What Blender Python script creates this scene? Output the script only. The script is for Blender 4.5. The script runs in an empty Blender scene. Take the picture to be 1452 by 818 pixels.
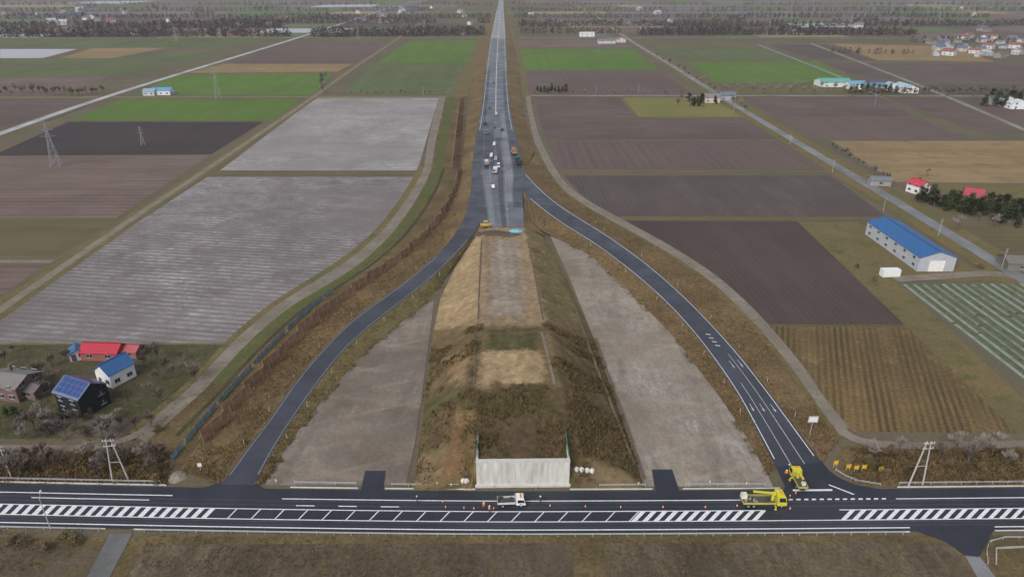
import bpy,bmesh,math,random
from mathutils import Vector,noise,Matrix
from mathutils.geometry import tessellate_polygon
random.seed(11)
R=random.random
U=random.uniform
sc=bpy.context.scene
col=sc.collection
# ------------------------------------------------------------ camera model
H=90.0; F=968.0; CX=726.0; CY=409.0
P=math.atan(449/F); PSI=math.atan(16*math.cos(P)/F)
cp,sp,cy_,sy_=math.cos(P),math.sin(P),math.cos(PSI),math.sin(PSI)
r_=Vector((cy_,-sy_,0)); f_=Vector((sy_*cp,cy_*cp,-sp)); u_=Vector((sy_*sp,cy_*sp,cp))
def W(px,py,z=0.0):
    d=f_+r_*((px-CX)/F)-u_*((py-CY)/F)
    t=(z-H)/d.z
    return Vector((d.x*t,d.y*t,z))
def hgt(px,pyb,pyt):
    b=W(px,pyb); d=f_+r_*((px-CX)/F)-u_*((pyt-CY)/F)
    t=b.y/d.y
    return H+d.z*t
cam=bpy.data.cameras.new("camera"); cam.lens=36*F/1452; cam.sensor_width=36; cam.clip_end=60000; cam.clip_start=1
co=bpy.data.objects.new("camera",cam); col.objects.link(co)
M=Matrix((( r_.x,u_.x,-f_.x,0),(r_.y,u_.y,-f_.y,0),(r_.z,u_.z,-f_.z,H),(0,0,0,1)))
co.matrix_world=M; sc.camera=co
# ------------------------------------------------------------ light
w=bpy.data.worlds.new("World"); sc.world=w; w.use_nodes=True
nt=w.node_tree; nt.nodes.clear()
sky=nt.nodes.new("ShaderNodeTexSky"); sky.sky_type='NISHITA'; sky.sun_disc=False
sky.sun_elevation=math.radians(45); sky.sun_rotation=math.radians(205); sky.air_density=1.0; sky.dust_density=3.0
hs=nt.nodes.new("ShaderNodeHueSaturation"); hs.inputs['Saturation'].default_value=0.38
bg=nt.nodes.new("ShaderNodeBackground"); bg.inputs[1].default_value=0.148
wo=nt.nodes.new("ShaderNodeOutputWorld")
nt.links.new(sky.outputs[0],hs.inputs['Color']); nt.links.new(hs.outputs[0],bg.inputs[0]); nt.links.new(bg.outputs[0],wo.inputs[0])
sl=bpy.data.lights.new("sun","SUN"); sl.energy=1.45; sl.angle=math.radians(35); sl.color=(1,0.965,0.92)
so=bpy.data.objects.new("sun",sl); col.objects.link(so)
az=math.radians(215); el=math.radians(42)
sd=Vector((math.sin(az)*math.cos(el),math.cos(az)*math.cos(el),math.sin(el)))
so.rotation_euler=sd.to_track_quat('Z','Y').to_euler()
sky.sun_rotation=az; sky.sun_elevation=el
sc.view_settings.view_transform='Standard'; sc.view_settings.look='None'; sc.view_settings.exposure=0
# ------------------------------------------------------------ materials
def lin(c):
    return tuple(((v/255)/12.92 if v/255<=0.04045 else ((v/255+0.055)/1.055)**2.4) for v in c)
def rgba(c): return (*lin(c),1)
class NT:
    def __init__(s,name,rough=0.9,spec=0.3,metal=0):
        s.m=bpy.data.materials.new(name); s.m.use_nodes=True; s.t=s.m.node_tree
        s.b=s.t.nodes['Principled BSDF']; s.b.inputs['Roughness'].default_value=rough
        s.b.inputs['Specular IOR Level'].default_value=spec; s.b.inputs['Metallic'].default_value=metal
        s.tc=s.t.nodes.new('ShaderNodeTexCoord').outputs['Object']
    def l(s,a,b): s.t.links.new(a,b)
    def setin(s,i,v):
        if hasattr(v,'is_output'): s.l(v,i)
        else: i.default_value=v
    def map(s,rot=0,scale=(1,1,1),src=None):
        n=s.t.nodes.new('ShaderNodeMapping'); n.inputs['Rotation'].default_value=(0,0,rot)
        s.l(src or s.tc,n.inputs[0])
        if scale!=(1,1,1):
            m=s.t.nodes.new('ShaderNodeMapping'); m.inputs['Scale'].default_value=scale; s.l(n.outputs[0],m.inputs[0]); return m.outputs[0]
        return n.outputs[0]
    def noise(s,sc_,det=4,rough=.6,src=None,dist=0):
        n=s.t.nodes.new('ShaderNodeTexNoise'); n.inputs['Scale'].default_value=sc_; n.inputs['Detail'].default_value=det
        n.inputs['Roughness'].default_value=rough; n.inputs['Distortion'].default_value=dist; s.l(src or s.tc,n.inputs['Vector']); return n.outputs['Fac']
    def wave(s,period,src,dist=.5,dscale=.3):
        n=s.t.nodes.new('ShaderNodeTexWave'); n.inputs['Scale'].default_value=.314/period; n.inputs['Distortion'].default_value=dist
        n.inputs['Detail'].default_value=2; n.inputs['Detail Scale'].default_value=dscale; s.l(src,n.inputs['Vector']); return n.outputs['Fac']
    def rng(s,v,a,b,c=0,d=1):
        n=s.t.nodes.new('ShaderNodeMapRange'); s.l(v,n.inputs[0])
        for i,x in enumerate((a,b,c,d)): n.inputs[i+1].default_value=x
        return n.outputs[0]
    def math(s,op,a,b):
        n=s.t.nodes.new('ShaderNodeMath'); n.operation=op; s.setin(n.inputs[0],a); s.setin(n.inputs[1],b); return n.outputs[0]
    def mix(s,f,a,b,mode='MIX'):
        n=s.t.nodes.new('ShaderNodeMix'); n.data_type='RGBA'; n.blend_type=mode
        s.setin(n.inputs[0],f); s.setin(n.inputs[6],a); s.setin(n.inputs[7],b); return n.outputs[2]
    def color(s,c): s.setin(s.b.inputs['Base Color'],c)
    def bump(s,h,st=.5,d=.1):
        n=s.t.nodes.new('ShaderNodeBump'); n.inputs['Strength'].default_value=st; n.inputs['Distance'].default_value=d
        s.l(h,n.inputs['Height']); s.l(n.outputs[0],s.b.inputs['Normal'])
_mc={}
def M_(c,rough=.6,spec=.4,metal=0,var=.12,sc_=1.5,name=None):
    k=(c,rough,spec,metal,var,sc_)
    if k in _mc: return _mc[k]
    n=NT(name or "paint_%d_%d_%d"%c,rough,spec,metal)
    a=n.rng(n.noise(sc_,5),.3,.7,1-var,1+var)
    g=n.t.nodes.new('ShaderNodeCombineColor')
    for i in range(3): n.l(a,g.inputs[i])
    n.color(n.mix(1.0,rgba(c),g.outputs[0],'MULTIPLY')); _mc[k]=n.m; return n.m
def field_mat(name,c1,c2,period=0,ang=0,stripe=.25,ps=.02,white=0,wc=(196,196,200),fine=.18,rough=.92,wth=.52,stretch=.25,spec=.15,c3=None,bs=.06,furw=False,tracks=0,pas_=.35,wdist=1.2,wsc=.085,dark=0,bigs=.012):
    n=NT(name,rough,spec)
    c=n.mix(n.rng(n.noise(ps,6,.65),.38,.62),rgba(c1),rgba(c2))
    if c3: c=n.mix(n.rng(n.noise(ps*4.3,6,.7),.52,.68),c,rgba(c3))
    mp=n.map(ang); wv=None
    if period:
        wv=n.wave(period,mp,wdist,.15)
        br=n.rng(n.noise(.15,3,.6,n.map(ang,(1,.12,1))),.3,.6)
        wv2=n.math('MULTIPLY',n.math('MULTIPLY',wv,br),stripe)
        c=n.mix(wv2,c,rgba(tuple(v*.62 for v in c1)))
        pas=n.noise(.09,3,.6,n.map(ang,(1,.05,1)),.4)
        c=n.mix(n.math('MULTIPLY',n.rng(pas,.45,.6),pas_),c,rgba(tuple(v*.84 for v in c2)))
    if dark:
        c=n.mix(n.math('MULTIPLY',n.rng(n.noise(.04,7,.72,None,.8),.45,.62),dark),c,rgba(tuple(v*.78 for v in c1)))
    if white:
        m2=n.map(ang,(1,stretch,1))
        a=n.rng(n.noise(wsc,9,.78,m2,.3),wth,wth+.2)
        b=n.rng(n.noise(.7,5,.8,n.map(ang,(1,.35,1))),.34,.62)
        big=n.rng(n.noise(bigs,4,.6),.4,.6,.15,1)
        wf=n.math('MULTIPLY',n.math('MULTIPLY',n.math('MULTIPLY',a,b),big),white)
        if furw and wv: wf=n.math('MULTIPLY',wf,n.rng(wv,.1,.9,1.0,.25))
        c=n.mix(wf,c,rgba(wc))
    if tracks:
        for an,pd in ((1.2,9),(1.75,13),(.1,17)):
            t=n.rng(n.wave(pd,n.map(an),14,.05),.93,1,0,tracks)
            c=n.mix(n.math('MULTIPLY',t,n.rng(n.noise(.06,3,.6),.4,.6)),c,rgba(tuple(min(255,v*(1.2 if pd<15 else .8)) for v in c1)))
    fn=n.noise(1.3,6,.75)
    g=n.t.nodes.new('ShaderNodeCombineColor'); a=n.rng(fn,.3,.7,1-fine,1+fine)
    for i in range(3): n.l(a,g.inputs[i])
    c=n.mix(1.0,c,g.outputs[0],'MULTIPLY'); n.color(c); n.bump(fn,.5,bs); return n.m
def vcol_mat(name):
    n=NT(name,.95,.12)
    a=n.t.nodes.new('ShaderNodeVertexColor'); a.layer_name='Col'
    f1=n.noise(1.7,10,.9); f2=n.noise(.3,7,.8)
    x=n.math('MULTIPLY',n.rng(f1,.32,.68,.58,1.42),n.rng(f2,.32,.68,.74,1.26))
    g=n.t.nodes.new('ShaderNodeCombineColor')
    for i in range(3): n.l(x,g.inputs[i])
    n.color(n.mix(1.0,a.outputs[0],g.outputs[0],'MULTIPLY')); n.bump(f1,1,.35); return n.m
def asphalt(name,c,rough=.5,spec=.4):
    n=NT(name,rough,spec)
    a=n.noise(.05,5,.6); b=n.noise(2.5,5,.7)
    cc=n.mix(n.rng(a,.35,.65),rgba(tuple(v*.84 for v in c)),rgba(tuple(min(255,v*1.15) for v in c)))
    cc=n.mix(n.math('MULTIPLY',n.rng(b,.45,.75),.35),cc,rgba(tuple(min(255,v*1.25) for v in c)))
    n.color(cc); n.setin(n.b.inputs['Roughness'],n.rng(n.noise(.12,5,.7),.35,.65,rough-.18,rough+.15)); return n.m
ASPH=asphalt("asphalt_new",(60,63,72),.5); ASPM=asphalt("asphalt_main",(46,49,58),.5)
ASPH2=asphalt("asphalt_highway",(90,94,102),.48,.45); ASPO=asphalt("asphalt_old",(118,119,122),.65); ASPF=asphalt("asphalt_far_sheen",(134,137,142),.6)
GRAV=field_mat("gravel",(136,128,118),(120,112,101),fine=.16,ps=.1,c3=(108,102,84))
PAINT=M_((220,222,224),.6,.3,0,.2,3.0,"road_paint")
PAINT2=M_((186,189,193),.6,.3,0,.25,3.0,"worn_paint")
CONC=M_((196,195,190),.8,.3,0,.12,.8,"concrete")
BROWN=field_mat("dry_grass",(112,97,70),(90,78,56),ps=.06,fine=.42,c3=(82,80,50),bs=.2)
RUST=field_mat("dry_reed_grass",(122,102,74),(98,82,60),ps=.05,fine=.45,c3=(90,86,56),bs=.3)
GREENV=field_mat("green_verge",(80,90,52),(92,92,58),ps=.05,fine=.32,c3=(106,96,66),bs=.15)
OLIVE=field_mat("olive_grass",(102,97,66),(116,102,72),ps=.04,fine=.34,c3=(86,88,52),bs=.2)
DITCH=field_mat("wet_ditch",(66,62,48),(78,74,54),ps=.1,fine=.3,bs=.2)
# ------------------------------------------------------------ objects helpers
def obj(name,me,parent=None,label=None,cat=None,kind=None,group=None):
    o=bpy.data.objects.new(name,me); col.objects.link(o)
    if parent: o.parent=parent
    if label: o["label"]=label
    if cat: o["category"]=cat
    if kind: o["kind"]=kind
    if group: o["group"]=group
    return o
def mesh(name,vs,fs,mats=None,mi=None,smooth=False):
    me=bpy.data.meshes.new(name); me.from_pydata([tuple(v) for v in vs],[],fs)
    for m in (mats or []): me.materials.append(m)
    if mi: me.polygons.foreach_set('material_index',mi)
    if smooth: me.polygons.foreach_set('use_smooth',[True]*len(me.polygons))
    me.update(); return me
def poly(pts,z,name,mat,label,cat,world=False,parent=None):
    v=[p if world else W(*p) for p in pts]; v=[Vector((a.x,a.y,z)) for a in v]
    tr=tessellate_polygon([v]); fs=[]
    for t in tr:
        a,b,c=[v[i] for i in t]
        fs.append(t if (b-a).cross(c-a).z>0 else t[::-1])
    me=mesh(name,v,fs,[mat])
    if parent: return obj(name,me,parent)
    return obj(name,me,None,label,cat,"structure")
def crom(pts,n):
    out=[]; k=len(pts)-1
    for i in range(n+1):
        t=i/n*k; j=min(int(t),k-1); t-=j
        p0,p1,p2,p3=pts[max(j-1,0)],pts[j],pts[j+1],pts[min(j+2,k)]
        out.append(.5*((2*p1)+(p2-p0)*t+(2*p0-5*p1+4*p2-p3)*t*t+(3*p1-p0-3*p2+p3)*t**3))
    return out
class Rib:
    def __init__(s,L,Rr,zl=None,zr=None,n=90,dz=0):
        def conv(pts,z):
            if z is None: z=[0.0]*len(pts)
            if not hasattr(z,'__len__'): z=[z]*len(pts)
            return [W(p[0],p[1],zz) for p,zz in zip(pts,z)]
        s.L=crom(conv(L,zl),n); s.R=crom(conv(Rr,zr),n); s.n=n; s.dz=dz
    def at(s,t,u,dz=0):
        t=max(0,min(1,t))*s.n; j=min(int(t),s.n-1); t-=j
        a=s.L[j].lerp(s.L[j+1],t); b=s.R[j].lerp(s.R[j+1],t); p=a.lerp(b,u); p.z+=dz+s.dz; return p
    def make(s,name,mat,label,cat,rough=0,nu=1,parent=None,u0=0,u1=1,t0=0,t1=1,dz=0):
        vs=[];fs=[]; N=s.n
        ts=sorted(set([t0,t1]+[i/N for i in range(N+1) if t0<i/N<t1]))
        for t in ts:
            for k in range(nu+1):
                p=s.at(t,u0+(u1-u0)*k/nu,dz)
                if rough and 0<k<nu: p.z+=rough*noise.noise(p*.3)
                vs.append(p)
        q=nu+1
        for i in range(len(ts)-1):
            for k in range(nu):
                f=(i*q+k,(i+1)*q+k,(i+1)*q+k+1,i*q+k+1)
                a,b,c=vs[f[0]],vs[f[1]],vs[f[2]]
                fs.append(f if (b-a).cross(c-a).z>0 else f[::-1])
        me=mesh(name,vs,fs,[mat])
        if parent: return obj(name,me,parent)
        return obj(name,me,None,label,cat,"structure")
class MB:
    def __init__(s): s.v=[];s.f=[];s.m=[]
    def add(s,vs,fs,m=0):
        o=len(s.v); s.v+= [Vector(v) for v in vs]
        for f in fs: s.f.append(tuple(i+o for i in f)); s.m.append(m)
    def box(s,c,d,m=0,rz=0,top=1.0):
        x,y,z=[a/2 for a in d]; vs=[]
        for sz in (-1,1):
            k=top if sz>0 else 1
            for sx,sy in ((-1,-1),(1,-1),(1,1),(-1,1)):
                a,b=sx*x*k,sy*y*k
                vs.append((c[0]+a*math.cos(rz)-b*math.sin(rz),c[1]+a*math.sin(rz)+b*math.cos(rz),c[2]+sz*z))
        s.add(vs,[(3,2,1,0),(4,5,6,7),(0,1,5,4),(1,2,6,5),(2,3,7,6),(3,0,4,7)],m)
    def tube(s,a,b,r0,r1,n=6,m=0,cap=True):
        a=Vector(a);b=Vector(b);d=(b-a).normalized(); x=d.orthogonal().normalized(); y=d.cross(x); vs=[]
        for p,r in ((a,r0),(b,r1)):
            for i in range(n):
                t=i*2*math.pi/n; vs.append(p+x*math.cos(t)*r+y*math.sin(t)*r)
        fs=[(i,(i+1)%n,n+(i+1)%n,n+i) for i in range(n)]
        if cap: fs+=[tuple(range(n))[::-1],tuple(range(n,2*n))]
        s.add(vs,fs,m)
    def prof(s,pts,y0,y1,m=0,ins=None):
        n=len(pts); ins=ins or [0]*n
        vs=[(x,y0+ins[i],z) for i,(x,z) in enumerate(pts)]+[(x,y1-ins[i],z) for i,(x,z) in enumerate(pts)]
        fs=[tuple(range(n)),tuple(range(n,2*n))[::-1]]+[(i,n+i,n+(i+1)%n,(i+1)%n) for i in range(n)]
        s.add(vs,fs,m)
    def mesh(s,name,mats,smooth=False): 
        me=mesh(name,s.v,s.f,mats,s.m,smooth)
        bm=bmesh.new(); bm.from_mesh(me); bmesh.ops.recalc_face_normals(bm,faces=bm.faces); bm.to_mesh(me); bm.free(); return me
def thing(name,label,cat,loc=(0,0,0),rz=0,group=None,scale=1):
    o=obj(name,None,None,label,cat,None,group); o.location=loc; o.rotation_euler=(0,0,rz); o.scale=(scale,)*3
    o.empty_display_size=.5; return o
def clone(src,loc,rz=0,scale=1,label=None,sz=None):
    n=src.copy(); col.objects.link(n); n.location=loc; n.rotation_euler=(0,0,rz); n.scale=(scale,scale,sz or scale)
    if label: n["label"]=label
    def rec(s,d):
        for c in s.children:
            k=c.copy(); col.objects.link(k); k.parent=d; k.matrix_parent_inverse=c.matrix_parent_inverse.copy(); rec(c,k)
    rec(src,n); return n
# ------------------------------------------------------------ haze in the air over the plain
hm=bpy.data.materials.new("air_haze"); hm.use_nodes=True; ht=hm.node_tree; ht.nodes.clear()
ho=ht.nodes.new("ShaderNodeOutputMaterial"); hv=ht.nodes.new("ShaderNodeVolumeScatter"); hv.inputs['Color'].default_value=(.88,.94,1,1); hv.inputs['Density'].default_value=.00010; hv.inputs['Anisotropy'].default_value=.2
ht.links.new(hv.outputs[0],ho.inputs['Volume'])
b=MB(); b.box((0,4800,150),(16000,11000,299)); obj("sky_haze",b.mesh("haze",[hm]),None,"thin layer of moist winter air haze","haze","structure")
# ------------------------------------------------------------ ground
GR=field_mat("ground_earth",(108,98,82),(96,90,74),ps=.012,fine=.25,c3=(90,90,66),bs=.1)
v=[];f=[]
xs=[-20000,-6000,-2500,-1200,-600,-300,-150,0,150,300,600,1200,2500,6000,20000]; ys=[-2000,-500,0,100,200,400,800,1500,3000,6000,12000,40000]
for y in ys:
    for x in xs: v.append((x,y,0))
n=len(xs)
for j in range(len(ys)-1):
    for i in range(n-1): f.append((j*n+i,j*n+i+1,(j+1)*n+i+1,(j+1)*n+i))
obj("ground",mesh("ground",v,f,[GR]),None,"flat brown farmland soil and rough grass","ground","structure")
WET=field_mat("wet_field",(110,103,102),(126,119,117),2.6,math.radians(99),.34,.02,.72,(198,198,202),.18,.78,.40,.7,.22,furw=True,pas_=.2,wdist=1.6,wsc=.09)  # both wet fields have wet sheen mixed into the colour along with frost
WET2=field_mat("wet_field_grey",(130,125,124),(144,139,138),2.8,math.radians(93),.26,.03,.75,(206,206,208),.18,.78,.35,.7,.22,furw=True,pas_=.15,wdist=1.6,wsc=.08)
DARK=field_mat("dark_tilled_soil",(78,68,66),(88,77,74),1.8,0,.3,.015,fine=.16,pas_=.35)
DARK2=field_mat("very_dark_soil",(68,60,62),(76,67,68),1.8,math.pi/2,.25,.02,fine=.12)
BRN=field_mat("brown_tilled_soil",(94,81,78),(105,92,88),2.4,math.pi/2,.3,.012,.35,(140,132,130),.14,.9,.45)
BRN2=field_mat("greyish_brown_soil",(86,77,75),(96,87,84),2.0,0,.3,.015,.3,(130,124,120),.14,.9,.46)
RBR=field_mat("reddish_stubble_soil",(110,94,89),(123,107,100),4.5,math.pi/2,.5,.02,.5,(150,140,134),.15,.9,.46)
TAN=field_mat("tan_stubble",(152,130,98),(136,118,88),3,math.pi/2,.3,.02,fine=.18,c3=(120,105,78))
TAN2=field_mat("dry_straw_rows",(120,101,70),(102,87,62),1.5,math.radians(22),.9,.03,fine=.4,c3=(128,110,76),wdist=.9,pas_=.2)
GRN=field_mat("green_wheat",(86,112,52),(95,120,58),3,0,.15,.01,fine=.12,c3=(100,116,66))
GRN2=field_mat("dull_green_crop",(100,110,76),(90,101,68),3,0,.25,.02,fine=.12,c3=(110,107,84))
OLV=field_mat("olive_field",(110,104,74),(100,93,70),3,math.pi/2,.25,.02,fine=.15)
PUR=field_mat("purple_brown_soil",(100,86,84),(111,96,92),5,0,.25,.006,fine=.1)
FARB=field_mat("far_brown_field",(110,99,98),(118,107,104),0,0,0,.004,fine=.06)  # far field colours are desaturated, distance haze put into the tint
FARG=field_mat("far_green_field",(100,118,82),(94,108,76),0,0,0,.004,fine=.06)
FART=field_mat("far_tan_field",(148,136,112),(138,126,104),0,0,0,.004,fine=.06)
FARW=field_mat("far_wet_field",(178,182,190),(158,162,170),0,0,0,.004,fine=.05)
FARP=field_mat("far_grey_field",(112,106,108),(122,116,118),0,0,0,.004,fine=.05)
EARL=field_mat("bare_earth_muddy",(122,112,102),(111,101,91),0,0,0,.05,.7,(170,164,157),.2,.8,.42,.8,.25,c3=(132,119,101),tracks=.45,dark=.6,wsc=.045,bigs=.03)
EARR=field_mat("bare_earth_gravelly",(134,124,113),(123,113,102),0,0,0,.04,.75,(178,172,165),.2,.8,.4,.6,.25,c3=(144,131,111),tracks=.45,dark=.55,wsc=.04,bigs=.03)
fz=[0.03]
def fld(pts,mat,label,z=None):
    fz[0]+=.0007
    return poly(pts,z or fz[0],"field",mat,label,"field")
def farrow(y0,y1,seed):
    rr=random.Random(seed)
    ya,yb=W(710,y0).y,W(710,y1).y
    x=-3200
    while x<3200:
        wd=rr.uniform(60,260)*(1 if y0<25 else .7)
        if not(-45<x+wd/2<45 or -45<x<45 or -45<x+wd<45):
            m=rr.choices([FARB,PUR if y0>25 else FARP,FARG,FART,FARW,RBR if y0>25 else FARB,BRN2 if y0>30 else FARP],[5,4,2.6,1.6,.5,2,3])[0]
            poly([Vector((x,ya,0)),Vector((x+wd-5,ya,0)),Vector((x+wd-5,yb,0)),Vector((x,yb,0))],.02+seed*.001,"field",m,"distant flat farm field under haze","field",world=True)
        x+=wd
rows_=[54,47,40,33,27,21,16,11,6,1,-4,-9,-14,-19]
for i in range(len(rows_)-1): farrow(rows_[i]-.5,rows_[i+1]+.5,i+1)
fld([(175,141),(428,140),(384,171),(97,171)],GRN,"bright green winter crop field")
fld([(97,173),(374,173),(300,219),(0,221),(0,216)],DARK2,"very dark freshly tilled field")
fld([(0,222),(296,221),(165,309),(0,309)],RBR,"reddish grey ploughed field with furrow lines")
fld([(0,312),(165,312),(78,366),(0,366)],OLV,"olive tan stubble field")
fld([(0,376),(62,376),(0,422)],RBR,"brown stubble field")
fld([(0,142),(150,142),(60,176),(0,182)],BRN,"brown field beside pale farm road")
fld([(448,139),(622,139),(592,242),(312,242)],WET2,"grey ploughed field with pale frosted patches")
fld([(294,251),(586,251),(566,294),(538,330),(498,364),(450,394),(398,424),(352,462),(322,487),(-200,487),(-200,572),(-420,572),(-100,487),(0,441)],WET,"wide grey ploughed field with pale frosted furrows")
fld([(758,138),(878,138),(900,167),(764,167)],BRN,"brown tilled field behind farm lane")
fld([(884,139),(1008,139),(1062,166),(905,166)],field_mat("lot_grass",(112,112,64),(124,118,76),0,0,0,.03,fine=.2),"grassy farmhouse lot")
fld([(764,169),(1064,169),(1110,198),(774,198)],BRN,"brown tilled field behind farm lane")
fld([(776,200),(1112,200),(1178,240),(794,240)],PUR,"purple brown tilled field")
fld([(800,249),(1178,249),(1256,307),(870,307),(828,280)],BRN2,"grey brown tilled field")
fld([(878,313),(1130,314),(1284,460),(1076,460),(1018,398),(952,352)],DARK,"dark brown tilled field beside gravel track")
fld([(1080,463),(1288,464),(1442,614),(1212,612),(1165,566),(1120,505)],TAN2,"dry yellow brown crop rows field")
fld([(1136,315),(1226,315),(1262,378),(1272,398),(1452,566),(1600,700),(1540,700),(1446,606),(1290,462)],OLIVE,"rough olive grass strip beside fields")
vf=fld([(1272,400),(1480,402),(1640,520),(1620,690)],field_mat("vegetable_rows",(96,98,80),(104,102,86),1.4,0,.3,.03,fine=.25,c3=(108,101,86)),"vegetable field striped with pale film covered rows")
FILM=M_((126,134,126),.6,.3,0,.25,.3,"row_film"); FILMG=M_((88,100,72),.9,.1,0,.3,.8,"crop_row"); FILM2=M_((112,118,106),.8,.2,0,.3,.4,"row_film_dull")
xa=W(1283,404).x
vs=[];fs=[];mi=[]
for k in range(14):
    x=xa+k*3.1; ya_=W(1283,404).y
    pa,pb=W(1272,400),W(1452,566); t=(x-pa.x)/(pb.x-pa.x) if pb.x!=pa.x else 0; yb_=max(pa.y+(pb.y-pa.y)*t,100) if pb.x>pa.x else 110
    for wd,m,dx in ((.62,0 if k%4<2 else 2,0),(.5,1,1.45)):
        seg=ya_
        while seg>yb_+2:
            L_=min(U(14,40),seg-yb_-1); o=len(vs)
            for q in range(2):
                yy=seg-q*L_; vs+=[(x+dx-wd,yy,.07),(x+dx-wd*.5,yy,.3),(x+dx+wd*.5,yy,.3),(x+dx+wd,yy,.07)]
            for q in range(3): fs.append((o+q,o+4+q,o+5+q,o+q+1)[::-1]); mi.append(m)
            seg-=L_+U(.5,1.5)
obj("crop_rows",mesh("crop_rows",vs,fs,[FILM,FILMG,FILM2],mi),vf)
fld([(1230,316),(1262,316),(1380,380),(1452,400),(1268,398)],OLIVE,"grass yard around warehouse")
fld([(1052,138),(1246,138),(1300,165),(1102,167)],BRN,"brown tilled field behind farm lane")
fld([(1104,169),(1304,167),(1372,199),(1160,198)],PUR,"purple brown tilled field")
fld([(1256,139),(1600,139),(1600,186),(1400,190)],BRN,"brown tilled field behind farm lane")
fld([(1180,200),(1452,200),(1600,214),(1600,262),(1270,258)],TAN,"tan stubble field")
fld([(1330,322),(1600,316),(1700,400),(1500,392)],OLV,"olive rough field")
fld([(1290,262),(1600,264),(1600,300),(1340,306)],OLIVE,"overgrown farmyard ground")
fld([(248,106),(470,104),(452,135),(192,135)],GRN,"green crop field")
fld([(290,97),(318,91),(500,91),(478,102),(262,104)],TAN,"tan stubble strip")
fld([(325,90),(372,72),(548,72),(506,90)],PUR,"purple brown tilled field")
fld([(380,70),(408,60),(560,60),(552,70)],PUR,"purple brown tilled field")
fld([(582,58),(676,57),(664,90),(534,90)],GRN,"green crop field")
fld([(530,92),(662,92),(640,134),(482,134)],GRN2,"dull green crop field")
fld([(0,98),(90,94),(260,90),(160,108),(0,110)],GRN2,"dull green crop field")
fld([(0,111),(155,109),(80,134),(0,135)],RBR,"reddish brown stubble field")
fld([(85,83),(130,69),(238,68),(160,83)],TAN,"tan stubble field")
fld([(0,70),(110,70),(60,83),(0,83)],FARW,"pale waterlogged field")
fld([(0,57),(390,56),(370,60),(300,67),(0,67)],GRN2,"dull green field")
fld([(0,85),(160,84),(300,72),(340,70),(262,88),(0,93)],GRN2,"green field strips")
fld([(736,70),(898,70),(934,100),(742,100)],GRN,"bright green crop field")
fld([(735,57),(872,57),(896,68),(736,68)],RBR,"reddish brown field")
fld([(744,102),(937,102),(984,134),(750,134)],PUR,"greyish brown tilled field")
fld([(972,88),(1158,87),(1216,117),(1014,118)],GRN,"bright green crop field")
fld([(928,66),(1080,68),(1140,85),(965,86)],GRN2,"dull green crop field")
fld([(910,58),(1040,60),(1060,66),(920,66)],OLV,"olive field")
fld([(1180,62),(1345,66),(1410,88),(1245,86)],TAN,"tan stubble field")
fld([(1090,64),(1170,64),(1240,86),(1150,84)],BRN2,"greyish field")
fld([(1170,90),(1600,92),(1600,116),(1230,116)],BRN,"brown tilled field")
fld([(1020,120),(1225,119),(1245,134),(1045,134)],OLV,"rough field with shrubs")
fld([(1240,119),(1600,120),(1600,134),(1256,134)],BRN2,"grey brown tilled field")
YARD=field_mat("yard_grass",(84,80,58),(74,74,50),ps=.05,fine=.38,c3=(106,97,82),bs=.15)
fld([(-400,489),(318,489),(255,562),(180,620),(-400,628)],YARD,"grass and dirt yard around houses")
fld([(-400,640),(150,642),(215,668),(232,686),(-400,686)],BROWN,"rough scrubby ground")
fld([(60,600),(95,585),(160,588),(200,598),(170,618),(90,622)],field_mat("yard_dirt",(104,97,88),(92,86,76),ps=.1,fine=.2,c3=(84,82,62)),"grey gravel house yard",.09)
fld([(1195,632),(1700,632),(1700,688),(1230,690),(1180,668)],BROWN,"overgrown verge above main road")
fld([(-500,762),(2000,758),(2000,900),(-500,900)],BROWN,"rough brown verge below main road")
DSOIL=field_mat("dark_wet_soil",(96,84,70),(80,70,58),0,0,0,.08,.7,(136,124,104),.4,.85,.42,c3=(96,92,56),dark=.8)
fld([(205,772),(810,770),(815,822),(180,822)],DSOIL,"dark wet soil plot")
fld([(858,770),(1345,768),(1385,822),(860,822)],DSOIL,"dark wet soil plot")
fld([(-300,772),(150,772),(118,825),(-300,825)],DSOIL,"dark scrub plot")
fld([(616,425),(606,500),(597,570),(588,630),(575,688),(374,688),(398,645),(430,600),(471,552),(510,507),(552,470),(590,440)],EARL,"muddy bare earth lot between ramp and embankment")
fld([(776,325),(835,355),(878,395),(918,436),(955,474),(987,516),(1018,558),(1049,603),(1088,672),(1096,690),(906,690),(885,600),(850,500),(812,405)],EARR,"gravelly bare earth lot between ramp and embankment")
# ------------------------------------------------------------ roads
def line_road(pts_c,wpx,mat,label,z=.1,name="road",n=30):
    ps=crom([W(*p) for p in pts_c],n); vs=[];fs=[]
    for i,p in enumerate(ps):
        d=(ps[min(i+1,n)]-ps[max(i-1,0)]).normalized(); s=Vector((d.y,-d.x,0))*wpx/2
        vs+=[p-s+Vector((0,0,z)),p+s+Vector((0,0,z))]
        if i: fs.append((2*i-2,2*i-1,2*i+1,2*i))
    return obj(name,mesh(name,vs,fs,[mat]),None,label,"road","structure")
def lroad(pts,w_,mat,label,verge=None,z=.1):
    if verge: line_road(pts,w_+verge[1],verge[0],"grass verge of farm road",z-.03,"verge")
    return line_road(pts,w_,mat,label,z)
PALE=asphalt("pale_asphalt",(158,162,170),.7)
lroad([(-250,612),(0,440),(200,302),(300,236),(440,141),(500,98),(560,58),(640,4)],3.2,GRAV,"straight farm lane between fields",(OLIVE,5))
lroad([(-200,262),(0,190),(200,122),(435,50),(560,9)],6.0,PALE,"pale straight country road",(OLIVE,6),z=.13)
lroad([(800,0),(840,20),(885,52),(960,98),(1040,148),(1160,220),(1300,304),(1452,397),(1700,552)],5.5,ASPO,"straight country road through fields",(OLIVE,12),z=.13)
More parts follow.
